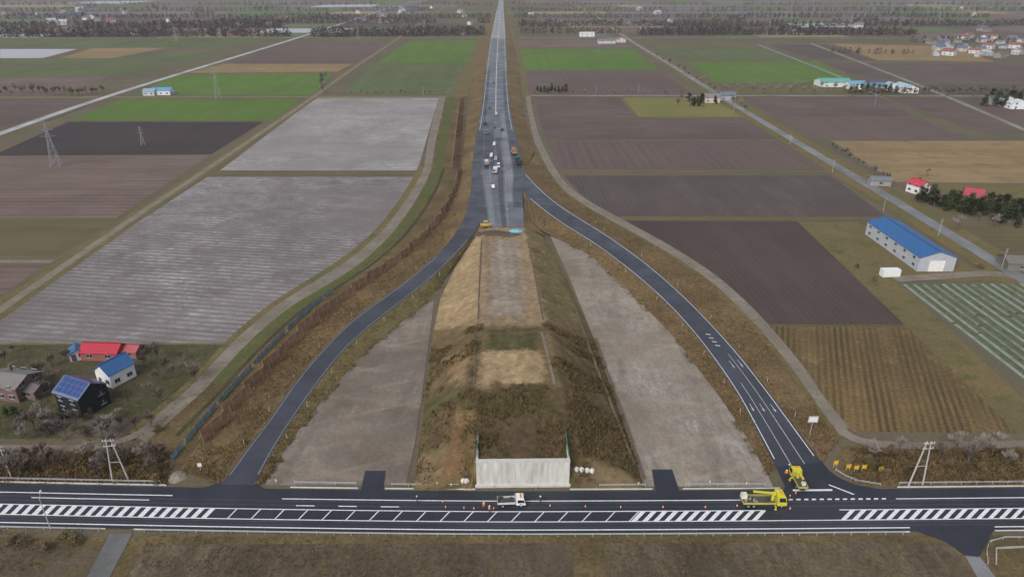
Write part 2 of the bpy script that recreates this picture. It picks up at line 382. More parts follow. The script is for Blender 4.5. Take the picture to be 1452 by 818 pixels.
lroad([(1150,62),(1300,120),(1500,205)],4,ASPO,"narrow country road",(OLIVE,5),z=.11)
lroad([(1075,64),(1180,105),(1250,138)],4,ASPO,"narrow country road",None,z=.11)
lroad([(-300,139),(300,138),(660,137)],3.5,GRAV,"cross farm lane",(OLIVE,7),z=.09)
lroad([(745,136),(1000,136),(1700,137)],4.5,ASPO,"cross country road",(OLIVE,7),z=.09)
lroad([(-300,55),(300,54),(680,54)],5,ASPO,"distant cross road",(OLIVE,10),z=.09)
lroad([(735,54),(1000,54),(1700,56)],5,ASPO,"distant cross road",(OLIVE,10),z=.09)
line_road([(308,246),(595,246)],2.5,OLIVE,"grass field boundary",.08,"verge")
line_road([(790,244),(1182,244)],2.5,OLIVE,"grass field boundary",.08,"verge")
line_road([(865,310),(1258,311)],1.6,OLIVE,"grass field boundary",.08,"verge")
line_road([(1078,461),(1290,462)],1.0,BROWN,"grass field boundary",.08,"verge")
line_road([(1133,314),(1288,462),(1445,612)],1.6,OLIVE,"grass field boundary",.085,"verge")
line_road([(-300,371),(75,371)],3.0,GRAV,"farm path",.08,"path")
line_road([(-300,310),(168,310)],1.5,OLIVE,"grass field boundary",.08,"verge")
line_road([(-300,488),(322,488)],.9,OLIVE,"grass field boundary",.08,"verge")
line_road([(-400,632),(60,636),(150,632),(212,608)],2.2,GRAV,"gravel lane past houses",.12,"path")
line_road([(1190,608),(1220,625),(1290,632),(1452,630),(1700,628)],2.4,GRAV,"gravel lane above main road",.12,"path")
line_road([(1268,396),(1340,392),(1400,388),(1440,392)],4.5,GRAV,"warehouse driveway",.12,"path")
# highway
ZH=[3,3,3,3,2.8,2.5,2.2,2,1.8,1.5,1.2,1,1]
hl=[(681,322),(677,300),(672,270),(669,245),(674,200),(683,150),(689,100),(695,60),(699,40),(702,25),(705.5,10),(707.5,0),(709,-18)]
hr=[(743,322),(742,300),(741,270),(743,245),(733,200),(723,150),(719,100),(717,60),(716,40),(715,25),(714,10),(713.5,0),(711.5,-18)]
HW=Rib(hl,hr,ZH,ZH,n=140)
hw=HW.make("road",ASPH2,"wide unfinished asphalt highway running to the horizon","road",nu=2)
HW.make("far_sheen_overlay",ASPF,"","",parent=hw,nu=2,t0=.6,t1=1,dz=.008)  # paler far stretch, grazing sky sheen put into the asphalt colour
def marks(rib,parent,specs,name="lane_marking",dz=.03,mt=None):
    for (u0,u1,t0,t1,dash) in specs:
        vs=[];fs=[]
        segs=[(t0,t1)] if not dash else []
        if dash:
            t=t0
            while t<t1: segs.append((t,min(t1,t+dash[0]))); t+=dash[0]+dash[1]
        for a,b in segs:
            ts=[a]+[i/rib.n for i in range(rib.n+1) if a<i/rib.n<b]+[b]
            o=len(vs)
            for t in ts: vs+=[rib.at(t,u0,dz),rib.at(t,u1,dz)]
            for i in range(len(ts)-1): fs.append((o+2*i,o+2*i+1,o+2*i+3,o+2*i+2))
        obj(name,mesh(name,vs,fs,[mt or PAINT]),parent)
marks(HW,hw,[(.06,.07,.36,1,None),(.93,.94,.36,1,None),(.49,.51,.4,1,None)])
DSTR=asphalt("asphalt_fresh",(66,69,78),.5); LSTR=asphalt("asphalt_base_course",(116,119,124),.6)
HW.make("paving_strip",DSTR,"","",parent=hw,u0=.50,u1=.60,t0=0,t1=.34,dz=.015)
HW.make("paving_strip",DSTR,"","",parent=hw,u0=.0,u1=.2,t0=.03,t1=.5,dz=.015)
HW.make("paving_strip",DSTR,"","",parent=hw,u0=.80,u1=1,t0=.1,t1=.5,dz=.015)
HW.make("paving_strip",LSTR,"","",parent=hw,u0=.24,u1=.33,t0=.0,t1=.22,dz=.015)
HW.make("paving_strip",LSTR,"","",parent=hw,u0=.66,u1=.78,t0=.12,t1=.4,dz=.017)
HW.make("paving_strip",DSTR,"","",parent=hw,u0=.22,u1=.44,t0=.26,t1=.38,dz=.017)
HW.make("paving_joint",M_((160,164,170),.8),"","",parent=hw,u0=.345,u1=.352,t0=.0,t1=.3,dz=.022)
HW.make("paving_joint",M_((160,164,170),.8),"","",parent=hw,u0=.64,u1=.647,t0=.0,t1=.3,dz=.022)
lo=[(652,242),(658,200),(664,150),(672,100),(684,60),(691,40),(697,25),(702,10),(705,0),(708,-18)]
ro=[(758,214),(752,190),(742,150),(737,100),(728,60),(723,40),(720,25),(717,10),(715,0),(713,-18)]
zz=[3,2.9,2.6,2.3,2,1.8,1.5,1.2,1,1]
Rib(lo,[(669,245)]+hl[4:],0.16,zz,n=60,dz=-.02).make("embankment_slope",RUST,"dry rusty grass slope beside the highway","slope",.3,4)
Rib([(743,245)]+hr[4:],ro,zz,0.16,n=60,dz=-.02).make("embankment_slope",RUST,"dry rusty grass slope beside the highway","slope",.3,4)
Rib([(622,137),(615,165),(607,200),(601,238)],[(632,137),(626,165),(618,200),(612,239)],.1,.1,n=20).make("path",GRAV,"gravel service road","road")
uv=Rib([(632,137),(626,165),(618,200),(612,239)],[(662,137),(660,165),(657,200),(652,240)],.11,.14,n=20); uv.make("verge",BROWN,"dry grass ditch strip","grass strip"); uv.make("verge",GREENV,"green grass ditch strip","grass strip",u0=.1,u1=.45,dz=.03)
Rib([(745,137),(750,165),(756,195),(762,211)],[(752,137),(757,165),(764,190),(770,205)],.105,.105,n=20).make("path",GRAV,"gravel service road","road")
Rib([(640,137),(655,100),(676,60),(692,30)],[(664,137),(672,100),(684,60),(695,30)],.1,.12,n=20).make("verge",OLIVE,"grass strip beside the highway","grass strip")
Rib([(736,137),(737,100),(728,60),(720,30)],[(752,137),(745,100),(734,60),(723,30)],.12,.1,n=20).make("verge",OLIVE,"grass strip beside the highway","grass strip")
zr=[3,3,2.6,2.2,1.8,1.4,1.0,.7,.45,.3,.2,.15]
Lo=[(669,245),(667,275),(656,313),(629,352),(589,388),(544,422),(499,455),(454,500),(419,542),(384,592),(349,638),(313,687)]
Fl=[(652,240),(645,265),(627,300),(597,338),(555,373),(507,406),(460,440),(415,482),(376,522),(334,568),(296,612),(254,664)]
Gr=[(612,239),(601,264),(579,300),(551,336),(512,372),(465,403),(415,433),(372,467),(338,500),(292,550),(256,583),(206,627)]
Gl=[(601,238),(589,262),(566,297),(538,331),(498,365),(451,396),(401,427),(358,460),(324,491),(278,540),(240,573),(189,616)]
Li=[(683,300),(679,318),(668,336),(647,360),(612,394),(572,426),(530,459),(490,495),(455,538),(420,587),(391,633),(362,687)]
LB=[(681,322),(674,337),(661,353),(643,378),(620,408),(590,440),(552,470),(510,507),(471,552),(431,600),(399,645),(374,684)]
zb=[2.6,2,1.2,.5,.1,.1,.1,.1,.1,.1,.1,.1]
Rib(Gl,Gr,.1,.1).make("path",GRAV,"curving gravel service road","road")
Rib([(x-7,y-4) for x,y in Gl],Gl,.075,.085).make("verge",OLIVE,"grass edge of gravel road","grass strip")
GV=Rib(Gr,Fl,.11,.14); GV.make("verge",BROWN,"dry grass verge beside gravel road","grass strip"); GV.make("verge",GREENV,"green grass ditch strip beside gravel road","grass strip",u0=.03,u1=.33,t1=.8,dz=.03); GV.make("ditch",DITCH,"narrow dark wet ditch beside gravel road","ditch",u0=.38,u1=.48,t1=.95,dz=.04)
Rib(Fl,Lo,.16,[z-.03 for z in zr]).make("embankment_slope",RUST,"dry reddish grass slope outside the ramp","slope",.35,5)
RL=Rib(Lo,Li,zr,zr,n=110)
rl=RL.make("road",ASPH,"curving asphalt ramp joining the main road","road",nu=2)
Rib(Li,LB,[z-.03 for z in zr],zb).make("embankment_slope",OLIVE,"grass slope inside the ramp","slope",.2,4)
marks(RL,rl,[(.06,.072,.3,.97,None),(.91,.922,.2,.97,None)],mt=PAINT2)
Ro=[(743,243),(760,262),(785,284),(812,303),(862,334),(915,372),(965,415),(1010,460),(1048,502),(1087,551),(1124,600),(1165,655)]
Ri=[(741,268),(750,281),(770,298),(798,318),(848,350),(898,388),(943,428),(980,468),(1011,508),(1041,552),(1066,597),(1100,662)]
T1=[(762,211),(778,242),(798,268),(829,291),(880,320),(939,353),(1000,393),(1051,439),(1094,486),(1129,530),(1160,575),(1192,618)]
T2=[(770,205),(787,238),(807,264),(839,287),(890,315),(950,348),(1012,388),(1064,433),(1107,480),(1142,523),(1172,567),(1205,606)]
RB=[(744,300),(754,313),(770,328),(795,340),(836,362),(879,400),(919,440),(956,478),(988,520),(1019,561),(1050,606),(1090,672)]
Rib(T1,T2,.1,.1).make("path",GRAV,"curving gravel service track","road")
SR=Rib(Ro,T1,[z-.03 for z in zr],.14); SR.make("embankment_slope",RUST,"dry reddish grass slope outside the ramp","slope",.3,5)
SR.make("verge",OLIVE,"olive grass edge along gravel track","grass strip",u0=.84,u1=.99,dz=.06)
RR=Rib(Ri,Ro,zr,zr,n=110)
rr=RR.make("road",ASPH,"curving asphalt ramp with white lane lines","road",nu=2)
Rib(RB,Ri,[2.6,1.8,1,.4]+[.1]*8,[z-.03 for z in zr]).make("embankment_slope",RUST,"dry grass slope inside the ramp","slope",.2,4)
Rib([(741,268),(741,285),(742,305),(743,322)],[(741,269),(744,300),(756,315),(774,335)],2.95,[2.9,2.6,1.6,.3],n=20).make("embankment_slope",RUST,"dry grass gore slope beside highway end","slope",.2,3)
marks(RR,rr,[(.05,.07,.1,.98,None),(.925,.945,.02,.98,None)])
marks(RR,rr,[(.62,.635,.72,1,None),(.33,.345,.80,1,None)],mt=PAINT2)
def ramp_quad(rib,parent,cells,name="arrow_marking",dz=.035):
    vs=[];fs=[]
    for c in cells:
        o=len(vs); vs+=[rib.at(t,u,dz) for t,u in c]; fs.append(tuple(range(o,o+len(c))))
    obj(name,mesh(name,vs,fs,[PAINT2]),parent)
def arrow(t,u,d=.014):
    ramp_quad(RR,rr,[[(t,u-.009),(t,u+.009),(t+d,u+.009),(t+d,u-.009)],[(t+d,u-.032),(t+d+.009,u),(t+d,u+.032)]])
for t in (.74,.86): 
    arrow(t,.48); arrow(t,.78)
arrow(.86,.2)
ramp_quad(RR,rr,[[(.655+i*.012,.42),(.658+i*.012,.42),(.662+i*.012,.58),(.659+i*.012,.58)] for i in range(4)],"hatch_marking")
# main road
def off(x):
    t=min(1,abs(x-726)/726)**1.5
    return -11*t if x<726 else -5*t
def RP(x,row,z=.15): 
    p=W(x,row+off(x)); p.z=z; return p
xsr=list(range(-900,2501,40))
def rowstrip(r0,r1,x0,x1,z,name,mat,label=None,parent=None,cat="road"):
    X=[x0]+[x for x in xsr if x0<x<x1]+[x1]; vs=[];fs=[]
    for x in X: vs+=[RP(x,r1,z),RP(x,r0,z)]
    for i in range(len(X)-1): fs.append((2*i,2*i+2,2*i+3,2*i+1))
    me=mesh(name,vs,fs,[mat])
    if parent: return obj(name,me,parent)
    return obj(name,me,None,label,cat,"structure")
mr=rowstrip(697,757,-900,2500,.15,"road",ASPM,"dark asphalt main road with hatched median")
WORN=asphalt("asphalt_worn",(60,63,71),.5)
for a,b in ((742.5,744.5),(747,749),(713,715),(719,721)): rowstrip(a,b,-900,2500,.154,"tyre_wear",WORN,parent=mr)
RZ=.165
def flare(pts,label): return poly(pts,.145,"road",ASPM,label,"road")
flare([(236,700),(272,695),(296,690),(311,684),(362,684),(370,691),(386,697),(412,701),(412,708),(236,708)],"asphalt ramp mouth at main road")
flare([(1108,706),(1113,690),(1098,658),(1163,652),(1176,668),(1192,679),(1214,688),(1250,694),(1270,706)],"asphalt ramp mouth at main road")
flare([(518,668),(547,668),(542,702),(510,702)],"dark asphalt lot entrance")
flare([(924,666),(953,666),(965,702),(930,702)],"dark asphalt lot entrance")
flare([(1290,750),(1410,750),(1402,764),(1388,790),(1368,788),(1340,768)],"asphalt side road mouth")
poly([(1368,788),(1388,788),(1420,830),(1392,830)],.14,"path",ASPO,"narrow asphalt side road","road")
poly([(156,757),(188,757),(150,830),(118,830)],.14,"path",asphalt("asphalt_path",(104,105,104),.7),"narrow asphalt path","path")
def ml(r0,x0,x1,w_=1.5): rowstrip(r0-w_/2,r0+w_/2,x0,x1,RZ,"lane_marking",PAINT,parent=mr)
ml(752,-900,1290,1.5); ml(752,1410,2500,1.5)
ml(740.5,-900,2500,1.2); ml(726,-900,1085,1.2); ml(726,1190,2500,1.2)
ml(711,400,1110,1.2); ml(709,-900,245,1.2); ml(711,1270,2500,1.2); ml(716,45,212,1.2)
def quads(name,qs,parent,z=RZ+.004):
    vs=[];fs=[]
    for q in qs:
        o=len(vs); vs+=[RP(x,r,z) for x,r in q]; fs.append(tuple(range(o,o+len(q))))
    obj(name,mesh(name,vs,fs,[PAINT]),parent)
quads("lane_marking",[[(1174,690.5),(1176,690),(1212,704),(1209,704.5)]],mr)
def hatch(x0,x1,step,th,sk):
    qs=[];x=x0
    while x<x1: qs.append([(x,740),(x+th,740),(x+th+sk,726.6),(x+sk,726.6)]); x+=step
    quads("hatch_marking",qs,mr)
hatch(-600,300,15,7.5,13); hatch(322,895,33.5,1.8,13); hatch(895,1072,15.5,7.5,13); hatch(1192,2100,16,7.5,13)
quads("lane_marking",[[(x,711.8),(x+6,711.8),(x+6,709.8),(x,709.8)] for x in range(1118,1260,11)],mr)
quads("lane_marking",[[(x,721),(x+26,721),(x+26,719.8),(x,719.8)] for x in range(420,560,60)],mr)
quads("stop_line",[[(1124,699),(1180,699),(1180,696.5),(1124,696.5)]],mr)
def kerb(r0,r1,x0,x1,h,label):
    X=[x0]+[x for x in xsr if x0<x<x1]+[x1]; b=MB()
    for i in range(len(X)-1):
        q=[RP(X[i],r1,.12),RP(X[i+1],r1,.12),RP(X[i+1],r0,.12),RP(X[i],r0,.12)]; u=[p+Vector((0,0,h)) for p in q]
        b.add(q+u,[(4,5,6,7),(0,1,5,4),(2,3,7,6),(3,0,4,7),(1,2,6,5)])
    obj("kerb",b.mesh("kerb",[CONC]),None,label,"kerb","structure")
kerb(757.5,758.7,-900,150,.15,"pale concrete kerb along main road"); kerb(757.5,758.7,190,1290,.15,"pale concrete kerb along main road"); kerb(757,758.2,1410,2500,.15,"pale concrete kerb along main road")
for a,b in((412,508),(546,674),(808,925),(968,1106),(1272,2500),(-900,236)): kerb(694,695.3,a,b,.15,"pale concrete kerb along main road")
# ------------------------------------------------------------ embankment heightfield
def prof_interp(lst,y):
    if y<=lst[0][0]: return lst[0][1]
    for (a,va),(b,vb) in zip(lst,lst[1:]):
        if y<=b:
            t=(y-a)/(b-a); return va+(vb-va)*t
    return lst[-1][1]
def line(pts): 
    return sorted([(W(*p).y,W(*p).x) for p in pts])
LT=line([(672,324),(645,380),(624,425),(613,480),(601,560),(592,630),(584,690)])
RT=line([(762,318),(788,365),(810,410),(842,480),(870,560),(895,630),(914,690)])
LC=line([(681,322,3),(678,400,5),(677,462,6.4),(668,500,8.5),(662,548,8.5),(668,600,6),(676,650,5.5)])
RC=line([(745,322,3),(762,400,5),(776,462,6.4),(786,500,8.5),(796,548,8.5),(802,600,6),(806,650,5.5)])
AY=W(740,688).y
ZC=[(AY,5.4),(AY+4,5.6),(AY+10,6.0),(AY+19,8.0),(AY+22,8.5),(147,8.5),(150,8.1),(154,6.9),(158,6.6),(170,6.1),(207,4.4),(241,3)]
XA,XB=W(676,688).x,W(807,688).x
def zone(pts): return [(W(*p).x,W(*p).y) for p in pts]
def inside(x,y,pl):
    c=False;j=len(pl)-1
    for i in range(len(pl)):
        if (pl[i][1]>y)!=(pl[j][1]>y) and x<(pl[j][0]-pl[i][0])*(y-pl[i][1])/(pl[j][1]-pl[i][1])+pl[i][0]: c=not c
        j=i
    return c
ZN=[
 (zone([(655,335,2),(681,330,3.4),(678,462,6.4),(612,468,0),(622,425,0)]),(162,141,110)),
 (zone([(681,322,3),(745,322,3),(776,464,6.4),(677,464,6.4)]),(150,130,104)),
 (zone([(700,340,3.5),(736,340,3.5),(745,450,6.2),(692,450,6.2)]),(152,140,126)),
 (zone([(745,322,3),(776,464,6.4),(824,455,1),(770,320,1)]),(122,109,78)),
 (zone([(664,545,8.5),(792,545,8.5),(800,600,5.5),(870,700,0),(600,700,0),(660,590,4)]),(98,84,62)),
 (zone([(670,466,8.5),(785,466,8.5),(792,548,8.5),(664,548,8.5)]),(118,102,76)),
 (zone([(684,499,8.5),(720,494,8.5),(764,497,8.5),(772,530,8.5),(764,546,8.5),(700,544,8.5),(676,547,8.5)]),(170,148,114)),
 (zone([(694,472,8.5),(764,470,8.5),(766,496,8.5),(690,497,8.5)]),(92,86,58)),
 (zone([(632,500,4),(664,500,8),(658,545,8),(640,545,4)]),(150,126,94)),
 (zone([(690,555,8.4),(780,555,8.4),(795,595,5.5),(680,595,5.5)]),(92,84,56)),
 (zone([(680,600,5.5),(800,600,5.5),(803,650,5.4),(677,650,5.4)]),(104,88,68)),
 (zone([(600,640,1),(674,625,3),(676,695,0),(582,695,0)]),(134,117,86)),
 (zone([(620,690,0),(645,600,3),(674,600,4),(674,650,3),(660,690,0)]),(130,106,76)),
 (zone([(808,655,2),(905,655,0),(915,700,0),(808,700,0)]),(122,107,80)),
]
vs=[];fs=[];cols=[]
step=.5; x0,x1=-36,36; y0=AY-3; y1=243
nx=int((x1-x0)/step)+1; ny=int((y1-y0)/step)+1
for j in range(ny):
    y=y0+j*step
    for i in range(nx):
        x=x0+i*step
        wy=y+1.6*noise.noise(Vector((x*.16,y*.16,77)))
        lt,rt,lc,rc,zc=[prof_interp(q,wy) for q in (LT,RT,LC,RC,ZC)]
        wob=1.0*noise.noise(Vector((x*.05,y*.2,91))); lc+=wob; rc+=wob
        if x<lc: t=(x-lt)/max(.1,lc-lt)
        elif x>rc: t=(rt-x)/max(.1,rt-rc)
        else: t=1
        t=max(-.05,min(1,t)); z=zc*t; flat=(t>=1 and y>124)
        if XA-.3<x<XB+.3:
            if y<AY+.9: z=-.2
        else:
            fr=(y-(AY-1.5))*.62
            z=min(z,fr)
        n1=noise.noise(Vector((x*.12,y*.12,3))); n2=noise.noise(Vector((x*.5,y*.5,7))); n3=noise.noise(Vector((x*.95,y*.95,17)))
        edge=min(1,max(0,z))
        z+=(n1*.45+n2*.32+n3*.2)*edge*(0.35 if flat else 1)
        if t>=1 and abs(y-AY)<4: z=min(z,5.75)
        z=max(z,-.25) if z<.02 else z+.05
        vs.append((x,y,z))
        acc=[0,0,0]; g=noise.noise(Vector((x*.09,y*.09,31)))
        base=(114,98,72)
        if g>.15: base=(98,91,63)
        if y<125: base=(104,88,66) if g<.15 else (94,90,60)
        for s in range(3):
            jx=x+2.4*noise.noise(Vector((x*.3,y*.3,11+s)))+U(-.8,.8); jy=y+2.4*noise.noise(Vector((x*.3,y*.3,19+s)))+U(-.8,.8); c=base
            for pl,cc in ZN:
                if inside(jx,jy,pl): c=cc
            l3=lin(c)
            for q in range(3): acc[q]+=l3[q]/3
        k=1+.22*n1+.25*noise.noise(Vector((x*.8,y*.8,2)))
        if flat:
            xx=x-1.5*noise.noise(Vector((0,y*.03,4)))+.04*(y-180); 
            tr=math.sin(xx*2.1)*.5+math.sin(xx*.83+1)*.5; k*=1+.13*tr
        gm=max(0,min(.5,(noise.noise(Vector((x*.2,y*.2,55)))-.15)*2)) if y<150 else 0
        gl=lin((88,88,52)); cols.append(tuple((acc[q]*(1-gm)+gl[q]*gm)*k for q in range(3))+(1,))
for j in range(ny-1):
    for i in range(nx-1):
        q=(j*nx+i,j*nx+i+1,(j+1)*nx+i+1,(j+1)*nx+i)
        if max(vs[a][2] for a in q)>-.15: fs.append(q)
me=mesh("embankment",vs,fs,[vcol_mat("embankment_soil")],smooth=True)
ca=me.color_attributes.new("Col",'FLOAT_COLOR','POINT'); ca.data.foreach_set('color',[a for c in cols for a in c])
obj("embankment",me,None,"unfinished earth embankment with dry grass and bare dirt top","embankment","structure")
EV=vs
def embz(x,y):
    i=int((x-x0)/step); j=int((y-y0)/step)
    if 0<=i<nx and 0<=j<ny: return max(0,EV[j*nx+i][2])
    return 0
def draped(pts,w_,mat,name,label,cat,dz=.12):
    P_=crom([W(*p) for p in pts],60); v=[];f=[]
    for i,p in enumerate(P_):
        d=(P_[min(i+1,60)]-P_[max(i-1,0)]); d.z=0; d.normalize(); s=Vector((d.y,-d.x,0))*w_/2
        zz_=max(embz((p-s).x,(p-s).y),embz((p+s).x,(p+s).y))+dz
        for q in (p-s,p+s): v.append(Vector((q.x,q.y,zz_)))
        if i: f.append((2*i-2,2*i-1,2*i+1,2*i))
    return obj(name,mesh(name,v,f,[mat]),None,label,cat,"structure")
DRN=M_((104,92,78),.9,.2,0,.25,2); DR2=M_((124,113,100),.9,.2,0,.25,2)
ld="thin drain channel along embankment crest"
draped([(683,340,3.5),(680,400,5),(678,455,6.3)],.4,DRN,"drain_channel",ld,"drain")
draped([(674,470,8.5),(673,510,8.5),(672,545,8.5)],.6,DRN,"drain_channel",ld,"drain",.15)
draped([(768,470,8.5),(778,510,8.5),(786,545,8.5)],.7,DR2,"drain_channel",ld,"drain",.15)
draped([(748,340,3.4),(760,400,5),(770,455,6.3)],.4,DRN,"drain_channel",ld,"drain")
draped([(815,440,1),(845,520,1.5),(880,610,1),(900,660,.5)],.6,DRN,"drain_channel","drain channel running down the embankment side","drain",.2)
draped([(613,480,.1),(602,560,.1),(593,630,.1),(586,680,.1)],.8,DRN,"drain_channel","drain channel along embankment foot","drain",.15)
draped([(843,480,.1),(871,560,.1),(896,630,.1),(913,680,.1)],.8,DRN,"drain_channel","drain channel along embankment foot","drain",.15)
# ------------------------------------------------------------ abutment
GRNF=M_((80,146,128),.5,.4,0,.08)
n=NT("abutment_concrete",.8,.3)
wv=n.wave(1.05,n.tc,.25,.6); st=n.noise(.9,6,.7,n.map(0,(1,1,.15)))
c=n.mix(n.rng(st,.35,.65),rgba((218,217,212)),rgba((176,174,168))); c=n.mix(n.math('MULTIPLY',n.rng(wv,.8,1),.18),c,rgba((150,148,142))); n.color(c); ABM=n.m
ab=thing("bridge_abutment","tall pale concrete bridge abutment ending the embankment","bridge abutment",((XA+XB)/2,AY,0))
hw_=(XB-XA)/2
b=MB(); b.box((0,.45,2.75),(2*hw_,.9,5.5)); obj("wall",b.mesh("abut_wall",[ABM]),ab)
b=MB(); b.box((0,.45,5.62),(2*hw_+.1,.95,.22)); obj("coping",b.mesh("abut_cap",[CONC]),ab)
b=MB(); b.box((0,-.3,.2),(2*hw_+.6,.6,.4)); obj("footing",b.mesh("abut_foot",[CONC]),ab)
for s in (-1,1):
    b=MB(); b.box((s*(hw_-.2),4.4,4.2),(.4,6.9,3.3)); obj("wing_wall",b.mesh("wing",[CONC]),ab)
    b=MB()
    for k in range(6): b.box((s*(hw_-.2),1.1+k*1.3,6.4),(.07,.07,1.2))
    for z in (6.05,6.3,6.6,6.95): b.box((s*(hw_-.2),4.4,z),(.05,6.8,.05))
    b.box((s*(hw_-.2),4.4,6.45),(.02,6.7,.95))
    obj("railing",b.mesh("rail",[GRNF]),ab)
# ------------------------------------------------------------ tufts
def tufts(name,mats,pts,size,n,label,cat,sp=1.2):
    v=[];f=[];mi=[]
    for p in pts:
        mm=random.randrange(len(mats)); g=U(.6,1.4)
        for k in range(n):
            a=R()*6.28; h=size*U(.4,1.1)*g; w_=size*U(.14,.36); q=p+Vector((U(-1,1),U(-1,1),0))*size*sp
            d=Vector((math.cos(a),math.sin(a),0)); t=Vector((U(-1,1),U(-1,1),0))*size*.9
            o=len(v); v+=[q-d*w_,q+d*w_,q+t+Vector((0,0,h))]; f.append((o,o+1,o+2)); mi.append(mm if R()<.75 else random.randrange(len(mats)))
    return obj(name,mesh(name,v,f,mats,mi),None,label,cat,"stuff")
DG1=M_((122,102,74),.95,.05,0,.25,.4); DG2=M_((98,89,60),.95,.05,0,.25,.4); DG3=M_((144,124,92),.95,.05,0,.25,.4); DG4=M_((112,88,66),.95,.05,0,.25,.4); DG5=M_((88,72,56),.95,.05,0,.25,.4); DG6=M_((90,92,56),.95,.05,0,.25,.4)
pts=[];pt2=[]
for i in range(16000):
    x=U(-24,30); y=U(AY,158); z=embz(x,y)
    if z<.3: continue
    if y>126 and prof_interp(LC,y)+1.5<x<prof_interp(RC,y)-1.5: continue
    nn=noise.noise(Vector((x*.13,y*.13,5)))
    if nn<(-.25 if y<125 else .0): continue
    if x<-8 and y<122 and R()<.6: continue
    if XA-1<x<XB+1 and y<AY+1.5: continue
    (pts if R()<.78 else pt2).append(Vector((x,y,z-.05)))
tufts("dead_grass",[DG1,DG4,DG5,DG2,DG6],pts,.5,5,"clumps of dead brown weeds on the embankment","dead grass",1.0)
tufts("dead_brush",[DG5,DG4,DG2,DG6],[p for p in pt2 if noise.noise(Vector((p.x*.2,p.y*.2,44)))>-.05],.66,10,"dull brown brushy scrub on the embankment","scrub",1.0)
pts=[]
for rib,ww in ((Rib(Fl,Lo,.16,zr),1.3),(Rib(Ro,T1,zr,.14),1),(Rib(RB,Ri,zb,zr),.5),(Rib(Li,LB,zr,zb),.4)):
    for i in range(int(4000*ww)):
        p=rib.at(U(.1,1)**.8,U(.06,.94))
        if noise.noise(Vector((p.x*.08,p.y*.08,9)))>-.3: pts.append(p)
tufts("dead_grass",[DG1,DG3,DG4,DG2],pts,.38,4,"clumps of dry grass beside the ramps","dead grass")
pts=[]
RBz=Rib(RB,[(x-16,y+6) for x,y in RB],.06,.06); LBz=Rib(LB,[(x+14,y+8) for x,y in LB],.06,.06)
for rb in (RBz,LBz):
    for i in range(900):
        t=U(.3,1); u=abs(random.gauss(0,.16)); p=rb.at(t,u)
        if noise.noise(Vector((p.x*.15,p.y*.15,3)))>-.1+u*.3: pts.append(p)
tufts("dead_grass",[DG1,DG6,DG2],pts,.34,5,"weedy grass edging the bare lots","dead grass")
pts=[]
for i in range(5200):
    x=U(-60,1500); rrw=random.choice([U(761,820),U(682,692),U(765,820)]) 
    if (236<x<1250 and rrw<700) or (120<x<205 and rrw>700) or (x>1280 and rrw>740): continue
    p=W(x,rrw+off(x)); 
    if noise.noise(p*.1)>-.1: pts.append(p)
tufts("dead_grass",[DG2,DG1,DG5],pts,.36,4,"clumps of dry grass along the main road","dead grass")
pts=[W(x,y) for x,y in [(U(-20,240),U(640,684)) for _ in range(1100)]+[(U(1210,1460),U(638,684)) for _ in range(1700)]]
tufts("dead_grass",[DG1,DG2,DG4],pts,.7,6,"tall dry weeds on overgrown verge","dead grass")
pts=[W(x,y) for x,y in [(U(-20,300),U(492,625)) for _ in range(1200)]]
tufts("dead_grass",[DG2,DG5],[p for p in pts if noise.noise(p*.07)>0],.35,5,"weedy grass clumps in the house yards","dead grass")
# ------------------------------------------------------------ trees
BARK=M_((104,94,86),.9,.1,0,.2,2); TWIG=M_((122,110,103),.95,.05,0,.25,.5); TWIG2=M_((124,104,86),.95,.05,0,.25,.5); TWIGP=M_((154,144,136),.95,.05,0,.2,.5)
def bare_tree(h,spread,twmat,seed,base,ntw=8,tw=.11):
    rr_=random.Random(seed); tb=MB(); cv=[];cf=[]
    def br(p,d,l,r,dep):
        q=p+d*l; tb.tube(p,q,r,r*.6,4 if dep else 6,0,False)
        if dep>=3:
            for k in range(ntw):
                t=rr_.random(); a=p.lerp(q,t); e=a+(d+Vector((rr_.uniform(-1,1),rr_.uniform(-1,1),rr_.uniform(-.3,.9)))*.9).normalized()*l*rr_.uniform(.5,1.1)
                s=Vector((rr_.uniform(-1,1),rr_.uniform(-1,1),0)).normalized()*tw*h*.1
                o=len(cv); cv.extend([a-s,a+s,e]); cf.append((o,o+1,o+2))
            return
        for k in range(4 if dep else 5):
            nd=(d*(.9 if dep else 1.1)+Vector((rr_.uniform(-1,1),rr_.uniform(-1,1),rr_.uniform(-.15,.55)))*spread).normalized()
            br(p+d*l*rr_.uniform(.55,1),nd,l*rr_.uniform(.6,.85),r*.5,dep+1)
    br(Vector((0,0,-.1)),Vector((0,0,1)),h*.34,h*.02,0)
    obj("trunk",tb.mesh("trunk",[BARK]),base); obj("crown",mesh("crown",cv,cf,[twmat]),base)
